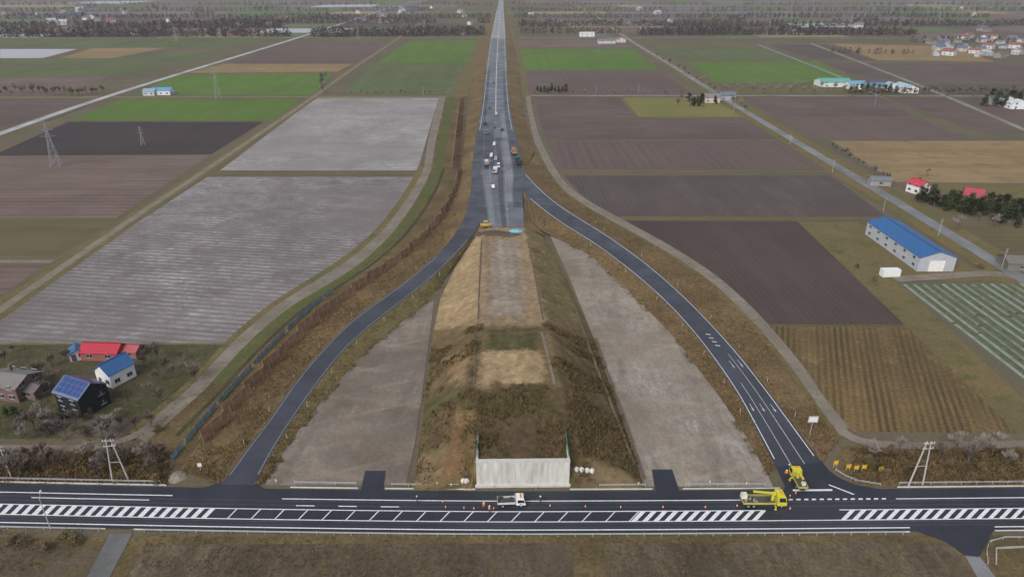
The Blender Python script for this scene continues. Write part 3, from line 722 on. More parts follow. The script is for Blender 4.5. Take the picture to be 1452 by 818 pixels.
def bushy(h,rad,m1,m2,seed,base,n=900,cone=0,leaf=.28):
    rr_=random.Random(seed); tb=MB(); tb.tube((0,0,-.1),(0,0,h*.75),h*.03,h*.01,6)
    cl=[]
    for k in range(26):
        t=rr_.uniform(.18,1); rr2=rad*((1-t)*1.1+.12 if cone else math.sin(math.pi*min(1,t*.9+.08))**.6)
        a=rr_.random()*6.28; c=Vector((math.cos(a)*rr2*rr_.uniform(.3,.9),math.sin(a)*rr2*rr_.uniform(.3,.9),h*t)); cl.append((c,rad*rr_.uniform(.25,.5)))
        tb.tube((0,0,h*t*.7),c,h*.008,h*.003,3,0,False)
    v=[];f=[];mi=[]
    for i in range(n):
        c,s=rr_.choice(cl); d=Vector((rr_.gauss(0,1),rr_.gauss(0,1),rr_.gauss(0,.8))).normalized()*s*rr_.uniform(.5,1.1); p=c+d
        a=Vector((rr_.gauss(0,1),rr_.gauss(0,1),rr_.gauss(0,.6))).normalized(); b_=a.orthogonal().normalized(); L=leaf*rr_.uniform(.6,1.3)
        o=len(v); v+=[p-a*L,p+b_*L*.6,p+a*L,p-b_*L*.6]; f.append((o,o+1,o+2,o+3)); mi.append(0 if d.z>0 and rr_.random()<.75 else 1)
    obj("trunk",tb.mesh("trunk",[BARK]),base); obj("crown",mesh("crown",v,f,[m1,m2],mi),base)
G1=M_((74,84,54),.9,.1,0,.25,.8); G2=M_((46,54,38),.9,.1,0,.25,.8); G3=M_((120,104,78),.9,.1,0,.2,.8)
tt=[]
for s,tm in enumerate((TWIG,TWIG2,TWIGP,TWIG)):
    e=thing("bare_tree","leafless grey brown tree with fine twigs","tree",W(30+s*44,676-s*3)); bare_tree(6+s*.4,.75,tm,s+3,e); e["group"]="leafless trees along fields"; tt.append(e)
tt[1].location=W(1255,655); tt[2].location=W(1405,648); tt[3].location=W(1370,660)
ev=[]
for s in range(3):
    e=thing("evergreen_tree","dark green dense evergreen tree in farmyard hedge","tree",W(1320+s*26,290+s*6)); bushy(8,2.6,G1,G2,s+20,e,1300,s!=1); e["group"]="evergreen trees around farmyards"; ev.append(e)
sh=[]
for s in range(2):
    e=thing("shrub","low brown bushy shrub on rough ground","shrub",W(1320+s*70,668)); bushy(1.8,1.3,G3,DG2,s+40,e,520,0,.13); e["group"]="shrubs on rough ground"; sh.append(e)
def place(lst,pts,s0,s1,label=None):
    for p in pts:
        clone(random.choice(lst),W(*p),R()*6.28,U(s0,s1),label)
place(tt,[(U(-5,235),U(645,680)) for _ in range(26)]+[(U(0,70),U(585,625)) for _ in range(12)]+[(U(60,220),U(600,624)) for _ in range(14)]+[(U(200,290),U(500,545)) for _ in range(8)]+[(20,500),(75,520),(95,512),(68,560),(210,560),(230,575),(8,520),(205,520),(60,535),(78,548)],.5,1.0)
place(tt,[(1235,650),(1340,668),(1425,665),(1290,655),(1448,655),(1315,250),(1262,650),(1275,640),(1385,645),(1310,648),(1330,650),(1355,640),(1225,645)],.5,.85)
place(tt,[(x+U(-4,4),134+U(-3,4)) for x in range(0,150,5)],.9,1.4,"tall leafless tree in windbreak row")
place(tt,[(462+U(-8,8),133-i*4) for i in range(6)],.9,1.5)
place([tt[2]],[(x+U(-4,4),128+U(-5,6)) for x in range(1025,1220,7)],.7,1.1,"pale leafless shrub tree beside country road")
place([tt[1],tt[0]],[(x+U(-4,4),135+U(-3,3)) for x in range(1205,1452,6)],1.0,1.5,"reddish leafless tree in windbreak row")
place(tt,[(925+i*9+U(-4,4),76+i*5.5) for i in range(16)],.8,1.3)
place(tt,[(760+i*9+U(-4,4),134) for i in range(24)],.35,.7)
place(tt,[(500+i*11+U(-4,4),134) for i in range(11)],.35,.7)
place(tt,[(1180+i*6,212+i*3.5) for i in range(14)],.5,.9)
place(tt,[(970+U(-12,70),147+U(-5,5)) for i in range(10)],.6,.9)
place(tt,[(U(1320,1452),U(280,330)) for i in range(12)],.7,1.1)
place(ev,[(1300+i*9+U(-3,3),284+i*2.2+U(-5,5)) for i in range(17)],.6,.95)
place(ev,[(1400+i*10,305+U(-9,6)) for i in range(7)],.7,1.05)
place(ev,[(1395+i*9,150+U(-3,3)) for i in range(6)],1,1.4)
place(ev,[(985+U(-10,30),148+U(-4,4)) for i in range(9)],.6,.9)
place(ev,[(762+i*5,131+U(-2,2)) for i in range(9)],.5,.8)
place(ev,[(1205+i*8,130+U(-1,3)) for i in range(9)],.7,1.0)
place(ev,[(10,590),(22,592)],.3,.42)
place(sh,[(U(0,235),U(645,684)) for _ in range(20)]+[(U(1210,1452),U(640,684)) for _ in range(34)]+[(U(0,110),U(765,785)) for _ in range(6)]+[(U(60,240),U(590,625)) for _ in range(8)],.5,1.1)
def belt(pa,pb,hh,dens,mat,label,wid=6,k_=40,gap=.25):
    a,b_=W(*pa),W(*pb); L=(b_-a).length; n_=int(L/dens); v=[];f=[]
    for i in range(n_):
        p=a.lerp(b_,(i+R())/n_)+Vector((0,U(-wid,wid),0))
        if noise.noise(Vector((p.x*.006,p.y*.01,8)))<-gap: continue
        h=hh*U(.7,1.1)*(1+.3*noise.noise(Vector((p.x*.01,p.y*.01,0))))
        for k in range(k_):
            z=h*(.05+.95*R()**.9); rad=h*.4*math.sin(math.pi*(.2+.75*z/h)); c=p+Vector((U(-1,1)*rad,U(-1,1)*rad,z)); s=h*.12
            o=len(v); v+=[c+Vector((U(-s,s),U(-s,s),U(-s,s)*1.6)) for _ in range(3)]; f.append((o,o+1,o+2))
        o=len(v); v+=[p+Vector((-.3,0,0)),p+Vector((.3,0,0)),p+Vector((0,0,h*.8))]; f.append((o,o+1,o+2))
    obj("tree_belt",mesh("belt",v,f,[mat]),None,label,"tree belt","stuff")
BT=M_((76,66,65),.95,.05,0,.2,.05); BT2=M_((74,67,68),.95,.05,0,.2,.05); BT3=M_((70,72,72),.95,.05,0,.2,.05)  # farther belts turn cooler grey, haze put into the colour
bl="distant windbreak belt of leafless trees"
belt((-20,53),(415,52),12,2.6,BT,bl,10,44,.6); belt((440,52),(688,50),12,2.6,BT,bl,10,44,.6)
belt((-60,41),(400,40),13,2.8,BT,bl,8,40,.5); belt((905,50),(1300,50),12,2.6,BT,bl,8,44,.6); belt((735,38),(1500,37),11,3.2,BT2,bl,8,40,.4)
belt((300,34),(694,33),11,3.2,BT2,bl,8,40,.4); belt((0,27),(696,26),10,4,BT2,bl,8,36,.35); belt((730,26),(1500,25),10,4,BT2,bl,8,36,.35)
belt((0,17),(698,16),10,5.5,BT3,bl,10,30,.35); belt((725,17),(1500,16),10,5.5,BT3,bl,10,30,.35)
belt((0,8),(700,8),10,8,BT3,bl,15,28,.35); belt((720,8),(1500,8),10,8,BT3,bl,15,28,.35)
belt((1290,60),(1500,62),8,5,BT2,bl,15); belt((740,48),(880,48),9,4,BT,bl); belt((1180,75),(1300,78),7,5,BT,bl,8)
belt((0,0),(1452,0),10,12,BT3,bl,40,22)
for i in range(10):
    x=U(0,1400); y=U(8,46)
    if 600<x<760: continue
    belt((x,y),(x+U(20,60),y+U(-1,1)),10,5,random.choice([BT,BT2,BT3]),"small distant grove of trees",12)
# ------------------------------------------------------------ houses
WIN=M_((48,56,66),.2,.6,0,.1); 
def ribroof(c):
    k=("rr",c)
    if k in _mc: return _mc[k]
    n=NT("metal_roof_%d_%d_%d"%c,.5,.4); wv=n.wave(.5,n.tc,0,0); ns=n.noise(.5,5,.7)
    cc=n.mix(n.rng(ns,.35,.7),rgba(c),rgba(tuple(v*.84+8 for v in c))); cc=n.mix(n.math('MULTIPLY',n.rng(wv,.8,1),.3),cc,rgba(tuple(v*.6 for v in c))); n.color(cc); _mc[k]=n.m; return n.m
def house(loc,w_,l,h,rh,rz,wc,rc,label,cat="house",name="house",wins=2,chim=False,garage=False,group=None,ov=.35,door=True):
    e=thing(name,label,cat,loc,rz,group)
    b=MB(); x,y=w_/2,l/2
    b.prof([(-x,0),(x,0),(x,h),(0,h+rh),(-x,h)],-y,y); obj("wall",b.mesh("wall",[M_(wc,.8,.2,0,.08,.6)]),e)
    b=MB(); t=.16
    for (ax,az),(bx,bz) in [((-x,h),(0,h+rh)),((0,h+rh),(x,h))]:
        d=Vector((bx-ax,bz-az)).normalized()
        if ax==-x: ax-=ov*d.x; az-=ov*d.y
        else: bx+=ov*d.x; bz+=ov*d.y
        b.prof([(ax,az+.02),(bx,bz+.02),(bx,bz+t),(ax,az+t)],-y-ov,y+ov)
    ro_=obj("roof",b.mesh("roof",[ribroof(rc)]),e)
    b=MB(); b.box((0,0,h+rh+t+.02),(.35,2*y+2*ov,.12)); obj("ridge_cap",b.mesh("ridge",[M_(tuple(int(v*.8) for v in rc),.5)]),ro_)
    if chim:
        b=MB(); b.box((x*.4,y*.3,h+rh*.8+.5),(.6,.6,1.5)); b.box((x*.4,y*.3,h+rh*.8+1.3),(.75,.75,.15)); obj("chimney",b.mesh("chimney",[M_((120,90,78),.8)]),ro_)
    nl=1 if h<3.8 else 2
    if h>6.5 or wins==0: nl=1
    for fl in range(nl):
        zc=1.5+fl*2.4
        for k in range(wins):
            for side in (-1,1):
                yy=-y+(k+.5)*l/wins+(.3 if fl else 0); b=MB()
                b.box((0,0,0),(.08,1.3,1.0),0); b.box((side*.03,0,0),(.06,.06,1.0),1); b.box((side*.03,0,-.55),(.14,1.5,.08),1); b.box((side*.03,0,.55),(.1,1.5,.08),1)
                o=obj("window",b.mesh("window",[WIN,M_((200,200,200),.5)]),e); o.location=(side*(x+.02),yy,zc)
        for k in range(max(1,wins-1)) if wins and not garage else []:
            b=MB(); b.box((0,0,0),(1.3,.08,1.0),0); b.box((0,-.03,0),(.06,.06,1.0),1); b.box((0,-.03,-.55),(1.5,.14,.08),1)
            o=obj("window",b.mesh("window",[WIN,M_((200,200,200),.5)]),e); o.location=(x*.5-k*x,-y-.02,zc)
    if door:
        b=MB()
        if garage: b.box((0,-y-.04,1.9),(w_*.42,.1,3.8)); 
        else: b.box((-x*.5,-y-.04,1.0),(.95,.1,2.0))
        do=obj("door",b.mesh("door",[M_((232,232,230) if garage else (96,80,70),.6)]),e)
        b=MB(); b.box(((.9 if garage else -x*.5+.35),-y-.12,1.1),(.08,.06,.25)); obj("handle",b.mesh("handle",[M_((120,120,120),.3,.5,1)]),do)
    return e
wa,wb,wc_=W(1300,385),W(1352,385),W(1224,332)
ww=wb.x-wa.x; wl=wc_.y-wa.y
wh=house(((wa.x+wb.x)/2,wa.y+wl/2,0),ww,wl,4.9,2.0,0,(176,180,188),(50,102,160),"long grey metal warehouse with bright blue roof","warehouse","warehouse",6,False,True,ov=.25)
place(sh,[(1240,398),(1215,380),(1390,380)],.6,1)
def solar(e,w_,l,h,rh):
    x=w_/2
    for side in (1,-1):
        b=MB()
        for i in range(3):
            for j in range(5):
                u=(i+.5)/3.3+.03; yy=-l/2+(j+.5)*l/5
                cx_=x*(1-u); cz=h+rh*u+.27; dx=x/3.3*.45; dy=l/10*.92; dz_=rh/3.3*.45
                b.add([(side*(cx_+dx),yy-dy,cz-dz_),(side*(cx_+dx),yy+dy,cz-dz_),(side*(cx_-dx),yy+dy,cz+dz_),(side*(cx_-dx),yy-dy,cz+dz_)],[(0,1,2,3)],0)
        obj("solar_panel",b.mesh("solar",[M_((46,72,128),.3,.5,0,.1)]),e)
s1=house(W(122,577),7.0,7.8,5.2,2.2,math.radians(66),(40,42,48),(110,122,150),"black walled house with solar panels on its roof",chim=False)
solar(s1,7.0,7.8,5.2,2.2)
house(W(167,538),5.4,6.4,3.7,2.1,math.radians(-28),(228,228,228),(60,104,160),"white house with a blue metal roof")
house(W(150,505),5,9.5,2.4,1.5,math.radians(86),(150,96,92),(190,46,66),"low shed with a bright red roof","shed","shed")
house(W(190,503),4.0,4,2.0,1.0,math.radians(84),(150,110,104),(180,90,92),"small annex with a faded red roof","shed","shed",1)
house(W(112,507),3.6,3.6,2.2,1.0,math.radians(30),(190,196,204),(66,108,154),"small shed with a blue roof","shed","shed",1)
house(W(24,556),7.5,9,3.9,1.5,math.radians(78),(116,92,92),(128,124,122),"two storey brown house with a grey roof",wins=3,chim=True)
house(W(52,560),4.0,4.5,2.4,.9,math.radians(72),(120,100,98),(110,106,104),"grey roofed house annex","shed","shed",1)
house(W(1300,273),6,7,3.8,2.0,math.radians(20),(224,224,222),(196,66,78),"white farmhouse with a red roof",chim=True)
house(W(1378,283),8,7,2.8,2.2,math.radians(60),(180,120,118),(184,76,90),"farm building with a dark red roof","barn","barn")
house(W(1246,262),5,9,2.6,1.4,math.radians(80),(150,150,150),(120,124,128),"small grey farm shed","shed","shed",1)
house(W(1440,378),8,9,2.6,1.4,math.radians(80),(120,116,108),(120,118,112),"grey roofed farm shed","shed","shed",1)
house(W(232,134),9,15,3.4,2,math.radians(90),(222,224,228),(104,160,204),"pale farm building with a light blue roof","barn","barn",3)
house(W(214,135),7,9,3,2,math.radians(90),(200,200,204),(150,170,186),"pale small farm building","barn","barn",2)
for (x,y,w_,l,wc,rc,lb) in [(1180,122,16,26,(214,220,220),(104,176,166),"long barn with a pale green roof"),(1212,126,10,14,(220,220,220),(120,170,200),"white barn with a light blue roof"),(1236,128,10,16,(206,212,216),(90,130,160),"small barn with a grey blue roof"),(1262,128,8,10,(222,222,222),(150,186,208),"white farmhouse with a pale blue roof"),(1282,130,12,20,(224,226,228),(176,200,214),"white greenhouse shed with pale roof"),(1008,145,8,12,(200,190,180),(130,128,130),"pale farmhouse with a grey roof"),(1030,142,7,12,(160,160,166),(110,118,128),"small grey farm shed"),(1434,152,13,18,(230,234,238),(220,226,232),"white arched storage shed"),(1412,148,8,12,(150,150,150),(90,100,110),"dark roofed farm shed"),(832,52,14,22,(230,230,232),(214,216,220),"large white farm hall"),(860,62,10,24,(196,196,196),(120,126,130),"long grey farm barn"),(880,60,12,16,(206,206,206),(176,90,84),"farmhouse with a faded red roof"),(770,128,7,9,(120,110,100),(96,90,86),"dark farm shed among trees")]:
    house(W(x,y),w_,l,4.0,2.4,math.radians(random.choice([0,90,85])),wc,rc,lb,"barn" if "barn" in lb else "farm building","farm_building",2 if w_<12 else 3)
protos=[]
for i,(wc,rc) in enumerate([((196,196,196),(120,128,140)),((184,178,170),(96,116,146)),((210,210,210),(146,98,92)),((180,180,184),(186,190,196)),((150,142,134),(104,106,112))]):
    protos.append(house(W(1345+i*18,70+i*3),8,11,4.0,2.4,R()*3,wc,rc,"distant pale house in a farming village","house","house",2,group="distant village houses"))
for _ in range(36): clone(random.choice(protos),W(U(1305,1452),U(54,82)),R()*3,U(.7,1.2))
for _ in range(18): clone(random.choice(protos),W(U(60,180),U(12,36)),R()*3,U(1,1.6))
for _ in range(32):
    x=U(0,1452)
    if not 670<x<745: clone(random.choice(protos),W(x,U(8,50)),R()*3,U(.8,1.4)) 
for _ in range(9): clone(random.choice(protos),W(U(440,670),U(12,34)),R()*3,U(1,1.5))
ce=thing("storage_container","plain white storage container on grass beside the warehouse","container",W(1261,391),.03)
b=MB(); b.box((0,0,1.25),(5.8,2.3,2.4)); 
for i in range(14): b.box((-2.7+i*.415,-1.17,1.25),(.16,.05,2.1)); b.box((-2.7+i*.415,1.17,1.25),(.16,.05,2.1))
obj("body",b.mesh("cbody",[M_((226,228,230),.6,.3,0,.05)]),ce)
b=MB()
for y in(-.55,.55): b.box((2.93,y,1.25),(.06,1.02,2.15))
dd=obj("door",b.mesh("cdoor",[M_((216,218,220),.6)]),ce); b=MB(); b.box((2.99,-.1,1.1),(.06,.05,1.8)); b.box((2.99,.1,1.1),(.06,.05,1.8)); obj("handle",b.mesh("chd",[M_((150,150,150),.4)]),dd)
b=MB()
for x in(-2.6,2.6): b.box((x,0,.03),(.4,2.2,.14))
obj("skid",b.mesh("csk",[M_((90,90,90),.8)]),ce)
# ------------------------------------------------------------ vehicles
TYRE=M_((28,28,30),.9,.2); RIM=M_((150,150,152),.4,.5); GLS=M_((30,36,44),.12,.6,0,.05); CHAS=M_((44,44,46),.8); LAMP=M_((220,210,180),.3,.5); RED=M_((150,30,26),.4,.5)
def wheel(e,x,y,r=.42,wd=.26):
    s=1 if y>0 else -1
    wp=obj("wheel",None,e); wp.location=(x,y,r)
    b=MB(); b.tube((0,-wd/2,0),(0,wd/2,0),r,r,16); obj("tyre",b.mesh("tyre",[TYRE]),wp)
    b=MB(); b.tube((0,s*(wd/2-.02),0),(0,s*(wd/2+.02),0),r*.55,r*.5,12); obj("rim",b.mesh("rim",[RIM]),wp)
def truck(loc,rz,label,cabc,bedc,L=5.4,wd=1.9,hc=2.1,load=None,crane=False,name="truck",boxbed=False,group=None,orange=False):
    e=thing(name,label,"truck",loc,rz,group); x1=L/2; cl=1.75 if L>5 else 1.4; k=hc/2.1
    cabm=M_(cabc,.35,.5,0,.05)
    b=MB(); b.prof([(x1-cl,.55),(x1,.55),(x1,1.15*k),(x1-.3,hc-.15),(x1-.45,hc),(x1-cl,hc)],-wd/2,wd/2,0,[0,0,0,.12,.14,.1]); obj("cab",b.mesh("cab",[cabm]),e)
    b=MB(); b.add([(x1+.015,-wd/2+.1,1.18*k),(x1+.015,wd/2-.1,1.18*k),(x1-.27,wd/2-.2,hc-.2),(x1-.27,-wd/2+.2,hc-.2)],[(0,1,2,3)]); obj("windscreen",b.mesh("ws",[GLS]),e)
    for s in (-1,1):
        b=MB(); b.add([(x1-.15,s*(wd/2+.012),1.15*k),(x1-cl+.3,s*(wd/2+.012),1.15*k),(x1-cl+.3,s*(wd/2-.07),hc-.3),(x1-.4,s*(wd/2-.07),hc-.3)],[(0,1,2,3)]); obj("side_window",b.mesh("sw",[GLS]),e)
        b=MB(); b.box((x1+.02,s*(wd/2-.25),.78),(.06,.3,.18)); obj("headlight",b.mesh("hl",[LAMP]),e)
        b=MB(); b.box((x1-.1,s*(wd/2+.16),1.4*k),(.1,.14,.32)); obj("mirror",b.mesh("mir",[CHAS]),e)
    b=MB(); b.box((-.1,0,.52),(L-.3,wd*.45,.25)); b.box((x1-.02,0,.45),(.16,wd,.22)); obj("chassis",b.mesh("ch",[CHAS]),e)
    bx0=-L/2; bx1=x1-cl-.12; bc=(bx0+bx1)/2; bl_=bx1-bx0; bm=M_(bedc,.5,.4,0,.1); fm=M_((92,88,80),.8,.2,0,.2)
    b=MB(); b.box((bc,0,.8),(bl_-.1,wd-.1,.14),1) 
    hs_=.42 if not boxbed else 1.0
    b.box((bc,wd/2-.03,.87+hs_/2),(bl_,.06,hs_)); b.box((bc,-wd/2+.03,.87+hs_/2),(bl_,.06,hs_)); b.box((bx0+.03,0,.87+hs_/2),(.06,wd-.13,hs_)); b.box((bx1-.03,0,1.3),(.07,wd-.13,1.1))
    obj("truck_bed",b.mesh("bed",[bm,fm]),e)
    ws=[x1-.85,-L/2+1.0]+([-L/2+2.0] if L>7 else [])
    for x in ws:
        for s in (-1,1): wheel(e,x,s*(wd/2-.14),.42 if L>5 else .34)
    if load:
        b=MB()
        for i in range(8): b.box((bc+U(-.4,.4)*bl_,U(-.4,.4)*wd*.8,1.05+U(0,.2)),(U(.3,.8),U(.3,.6),U(.3,.6)),i%2,R(),.9)
        obj("cargo",b.mesh("load",[M_(load,.8,.2,0,.2),M_((70,72,78),.8)]),e)
    if crane:
        ym=M_((206,200,64),.45,.4); q=min(1,L/8)
        b=MB(); b.tube((bx1-.4,0,.9),(bx1-.4,0,hc-.1),.3,.24,10); b.box((bx1-.4,0,hc-.15),(.7,.6,.45)); obj("crane_column",b.mesh("cc",[ym]),e)
        b=MB(); b.box((0,0,0),(4.0*q,.3,.3),0); b.box((-2.1*q,0,-.02),(.7,.22,.22),1); ob=obj("boom",b.mesh("boom",[ym,CHAS]),e); ob.location=(bx1-2.3*q,0,hc+.15); ob.rotation_euler=(0,math.radians(6),0)
        b=MB(); b.box((0,0,0),(1.0,.9,.12)); 
        for (dx,dy,sx,sy) in ((0,.43,1,.05),(0,-.43,1,.05),(.48,0,.05,.86),(-.48,0,.05,.86)): b.box((dx,dy,.45),(sx,sy,.8))
        ob=obj("work_basket",b.mesh("bask",[M_((226,224,206),.5)]),e); ob.location=(bx0+.3,0,1.6); ob.scale=(q,q,q)
        for s in (-1,1):
            b=MB(); b.box((bx1-.2,s*(wd/2+.15),.55),(.22,.5,.18)); b.box((bx1-.2,s*(wd/2+.35),.25),(.16,.14,.5)); b.box((bx1-.2,s*(wd/2+.35),.04),(.4,.35,.08)); obj("outrigger",b.mesh("or",[ym]),e)
    if orange:
        b=MB(); b.box((x1-.9,0,hc+.06),(.3,1.2,.12)); obj("beacon_bar",b.mesh("bb",[M_((226,150,30),.3)]),e)
    return e
def Wz(px,py,z=.15): return W(px,py,z)
truck(Wz(725,715),math.radians(2),"small white flatbed truck carrying tools on main road",(230,232,234),(206,208,210),5.2,1.8,2.0,load=(96,92,84),orange=True)
truck(Wz(1081,714),math.radians(-1),"yellow highway work truck with folded lift boom",(210,202,60),(178,174,98),8.0,2.3,2.6,crane=True,load=(150,146,130),orange=True)
pa_,pb_=W(1139,694),W(1124,664)
truck(Wz(1131,684,.17),math.atan2((pb_-pa_).y,(pb_-pa_).x),"yellow work truck with lift boom parked on ramp mouth",(210,202,60),(178,174,98),5.4,1.9,2.2,crane=True,orange=True)
GH="work vehicles on the unfinished highway"
def car(loc,rz,label,c,van=False,name="car"):
    e=thing(name,label,"van" if van else "car",loc,rz,GH,.92); cm=M_(c,.35,.5,0,.04)
    if van: pr=[(-2.2,.35),(2.2,.35),(2.25,.9),(1.7,1.1),(1.1,1.85),(-2.1,1.9),(-2.25,1)]; wn=[(1.55,1.15),(1.05,1.7),(-1.95,1.72),(-2.0,1.15)]
    else: pr=[(-2.2,.35),(2.2,.35),(2.25,.75),(1.2,.95),(.5,1.42),(-1.2,1.45),(-2.0,1.0),(-2.25,.9)]; wn=[(1.05,.97),(.48,1.34),(-1.1,1.36),(-1.7,.98)]
    b=MB(); b.prof(pr,-.85,.85,0,[.05,.05,.05,.05 if van else .03,.16,.16]+[.05]*(len(pr)-6)); obj("body",b.mesh("body",[cm]),e)
    for s in (-1,1):
        b=MB(); b.add([(x,s*(.87-(.13 if z>1.2 and i in(1,2) else .01)),z) for i,(x,z) in enumerate(wn)],[(0,1,2,3)]); obj("side_window",b.mesh("sw",[GLS]),e)
        b=MB(); b.box((2.24,s*.6,.7),(.06,.3,.16)); obj("headlight",b.mesh("hl",[LAMP]),e)
        b=MB(); b.box((-2.26,s*.65,.8),(.05,.2,.2)); obj("tail_light",b.mesh("tl",[RED]),e)
    b=MB(); z0,z1=(1.12,1.8) if van else (.96,1.4); xx=(1.72,1.14) if van else (1.2,.52)
    b.add([(xx[0],-.72,z0+.02),(xx[0],.72,z0+.02),(xx[1],.62,z1),(xx[1],-.62,z1)],[(0,1,2,3)]); obj("windscreen",b.mesh("ws",[GLS]),e)
    for x in (1.4,-1.35):
        for s in (-1,1): wheel(e,x,s*.76,.33,.2)
    return e
Y90=math.radians(90)
for (x,y,c,v_) in [(701,206,(216,216,216),1),(697,222,(214,214,214),1),(703,226,(200,200,204),0),(707,237,(222,222,222),1),(691,189,(120,124,130),1),(701,181,(90,94,100),0),(688,176,(60,62,70),0),(704,163,(190,190,192),1),(699,266,(226,226,228),0),(697,70,(180,180,182),0),(694,154,(70,72,80),0),(700,118,(80,84,92),0),(712,185,(56,60,84),0)]:
    car(W(x,y,3.02 if y>200 else 2.92 if y>170 else 2.62 if y>130 else 2.3 if y>80 else 2.05),Y90+U(-.1,.1)+(math.pi if R()<.5 else 0),("white van" if v_ else "car")+" parked on the unfinished highway among work crews",c,bool(v_),"van" if v_ else "car")
truck(W(735,232,3.1),math.radians(100),"dark green dump truck with orange tailgate on highway",(50,84,74),(44,66,56),7.6,2.4,2.8,load=(120,96,70),boxbed=True,group=GH,name="dump_truck")
truck(W(729,218,3.1),math.radians(95),"orange and white dump truck on highway",(190,116,64),(150,136,112),7.0,2.4,2.7,boxbed=True,group=GH,name="dump_truck")
truck(W(702,245,3.1),math.radians(88),"white flatbed truck loaded with barriers on highway",(222,222,224),(200,200,202),6.2,2.1,2.4,load=(200,200,200),group=GH)
truck(W(690,234,3.1),math.radians(92),"white flatbed truck on highway",(222,222,224),(170,170,176),5.4,2.0,2.2,group=GH)
car(W(84,598),math.radians(70),"dark car parked in house yard",(52,54,60))
def roller(loc,rz):
    e=thing("road_roller","yellow road roller parked at the highway end","road roller",loc,rz); ym=M_((200,170,56),.4,.5)
    for x in (-1.3,1.3):
        b=MB(); b.tube((x,-.9,.6),(x,.9,.6),.6,.6,18); obj("drum",b.mesh("drum",[M_((120,120,122),.4,.5,.5)]),e)
    b=MB(); b.prof([(-1.9,.9),(1.9,.9),(1.8,1.5),(.5,1.6),(-1.8,1.5)],-.75,.75); obj("body",b.mesh("rb",[ym]),e)
    b=MB(); 
    for sx in (-.5,.5):
        for sy in (-.6,.6): b.box((sx,sy,2.0),(.08,.08,1.1))
    b.box((0,0,2.6),(1.5,1.5,.1)); obj("canopy",b.mesh("cn",[ym]),e)
roller(W(689,323,3.05),.2)
def pile(loc,r,h,mat,name,label,cat,seed=0,fl=1):
    v=[Vector((0,0,h))];f=[];N=14
    for k,(rr_,zz_) in enumerate(((.45,.8),(.8,.4),(1.05,-.02))):
        for i in range(N):
            a=i*6.283/N; q=1+.25*noise.noise(Vector((math.cos(a)*2,math.sin(a)*2,seed+k))); v.append(Vector((math.cos(a)*r*rr_*q*fl,math.sin(a)*r*rr_*q,h*zz_*q)))
    for i in range(N):
        j=(i+1)%N; f.append((0,1+i,1+j))
        for k in range(2): f.append((1+k*N+i,1+(k+1)*N+i,1+(k+1)*N+j,1+k*N+j))
    o=obj(name,mesh(name,v,f,[mat]),None,label,cat); o.location=loc; return o
pile(W(731,328,3.1),1.8,.8,M_((110,178,206),.5,.4),"covered_pile","material pile under a light blue tarp","tarpaulin pile",1,1.5)
pile(W(702,332,3.1),4.0,.5,M_((92,82,70),.9,.1,0,.25),"dirt_pile","low dark dirt pile at highway end","dirt pile",2,1.8)
pile(W(722,335,3.2),3.5,.5,M_((98,88,76),.9,.1,0,.25),"dirt_pile","low dark dirt pile at highway end","dirt pile",5,1.6)
pile(W(252,676),1.8,.9,M_((136,128,116),.9,.2,0,.25),"gravel_pile","grey gravel pile beside ramp","gravel pile",4)
for i,(x,y) in enumerate([(817,680),(824,680),(832,681),(839,681),(657,690),(662,690)]):
    b=MB(); b.box((0,0,.36),(.75,.75,.72),0,0,.86); b.box((0,0,.78),(.4,.4,.14),0,0,.5); b.tube((-.24,0,.76),(0,0,1.05),.03,.03,4); b.tube((.24,0,.76),(0,0,1.05),.03,.03,4)
    o=obj("bulk_bag",b.mesh("bag",[M_((222,222,218),.8)]),None,"white bulk bag standing beside the abutment","bulk bag",None,"white bulk bags"); o.location=W(x,y-2); o.rotation_euler=(0,0,R()); o.location.z=embz(o.location.x,o.location.y)
# ------------------------------------------------------------ people
def person_mesh(pose,jc):
    J={'pel':(0,0,.95,.15),'chest':(0,0,1.3,.17),'neck':(0,0,1.5,.065),'head':(.02,0,1.62,.105),'top':(.02,0,1.74,.07)}
    E=[('pel','chest'),('chest','neck'),('neck','head'),('head','top')]
    for s,n in ((1,'l'),(-1,'r')):
        st=.18*pose*s
        J['sh'+n]=(0,s*.2,1.42,.075); J['el'+n]=(-.04-st*.5,s*.28,1.14,.05); J['wr'+n]=(.12-st,s*.27,.92,.035); J['ha'+n]=(.17-st,s*.26,.84,.04)
        J['hi'+n]=(0,s*.1,.88,.1); J['kn'+n]=(.04+st*.9,s*.11,.5,.065); J['an'+n]=(st*1.4,s*.11,.1,.045); J['to'+n]=(st*1.4+.17,s*.13,.04,.04)
        E+=[('chest','sh'+n),('sh'+n,'el'+n),('el'+n,'wr'+n),('wr'+n,'ha'+n),('pel','hi'+n),('hi'+n,'kn'+n),('kn'+n,'an'+n),('an'+n,'to'+n)]
    ks=list(J); me=bpy.data.meshes.new("pm"); me.from_pydata([J[k][:3] for k in ks],[(ks.index(a),ks.index(b)) for a,b in E],[])
    o=bpy.data.objects.new("pm",me); col.objects.link(o); o.modifiers.new("s",'SKIN'); 
    for i,k in enumerate(ks): me.skin_vertices[0].data[i].radius=(J[k][3],)*2
    me.skin_vertices[0].data[0].use_root=True
    md=o.modifiers.new("u",'SUBSURF'); md.levels=1
    dg=bpy.context.evaluated_depsgraph_get(); m2=bpy.data.meshes.new_from_object(o.evaluated_get(dg)); bpy.data.objects.remove(o)
    m2.materials.clear()
    for m in (M_((196,150,124),.7),M_(jc,.7),M_((52,58,78),.8),M_((30,28,28),.8)): m2.materials.append(m)
    for p in m2.polygons:
        z=p.center.z; p.material_index=0 if z>1.5 or (z<.9 and abs(p.center.y)>.22) else 1 if z>.93 else 2 if z>.12 else 3
    return m2
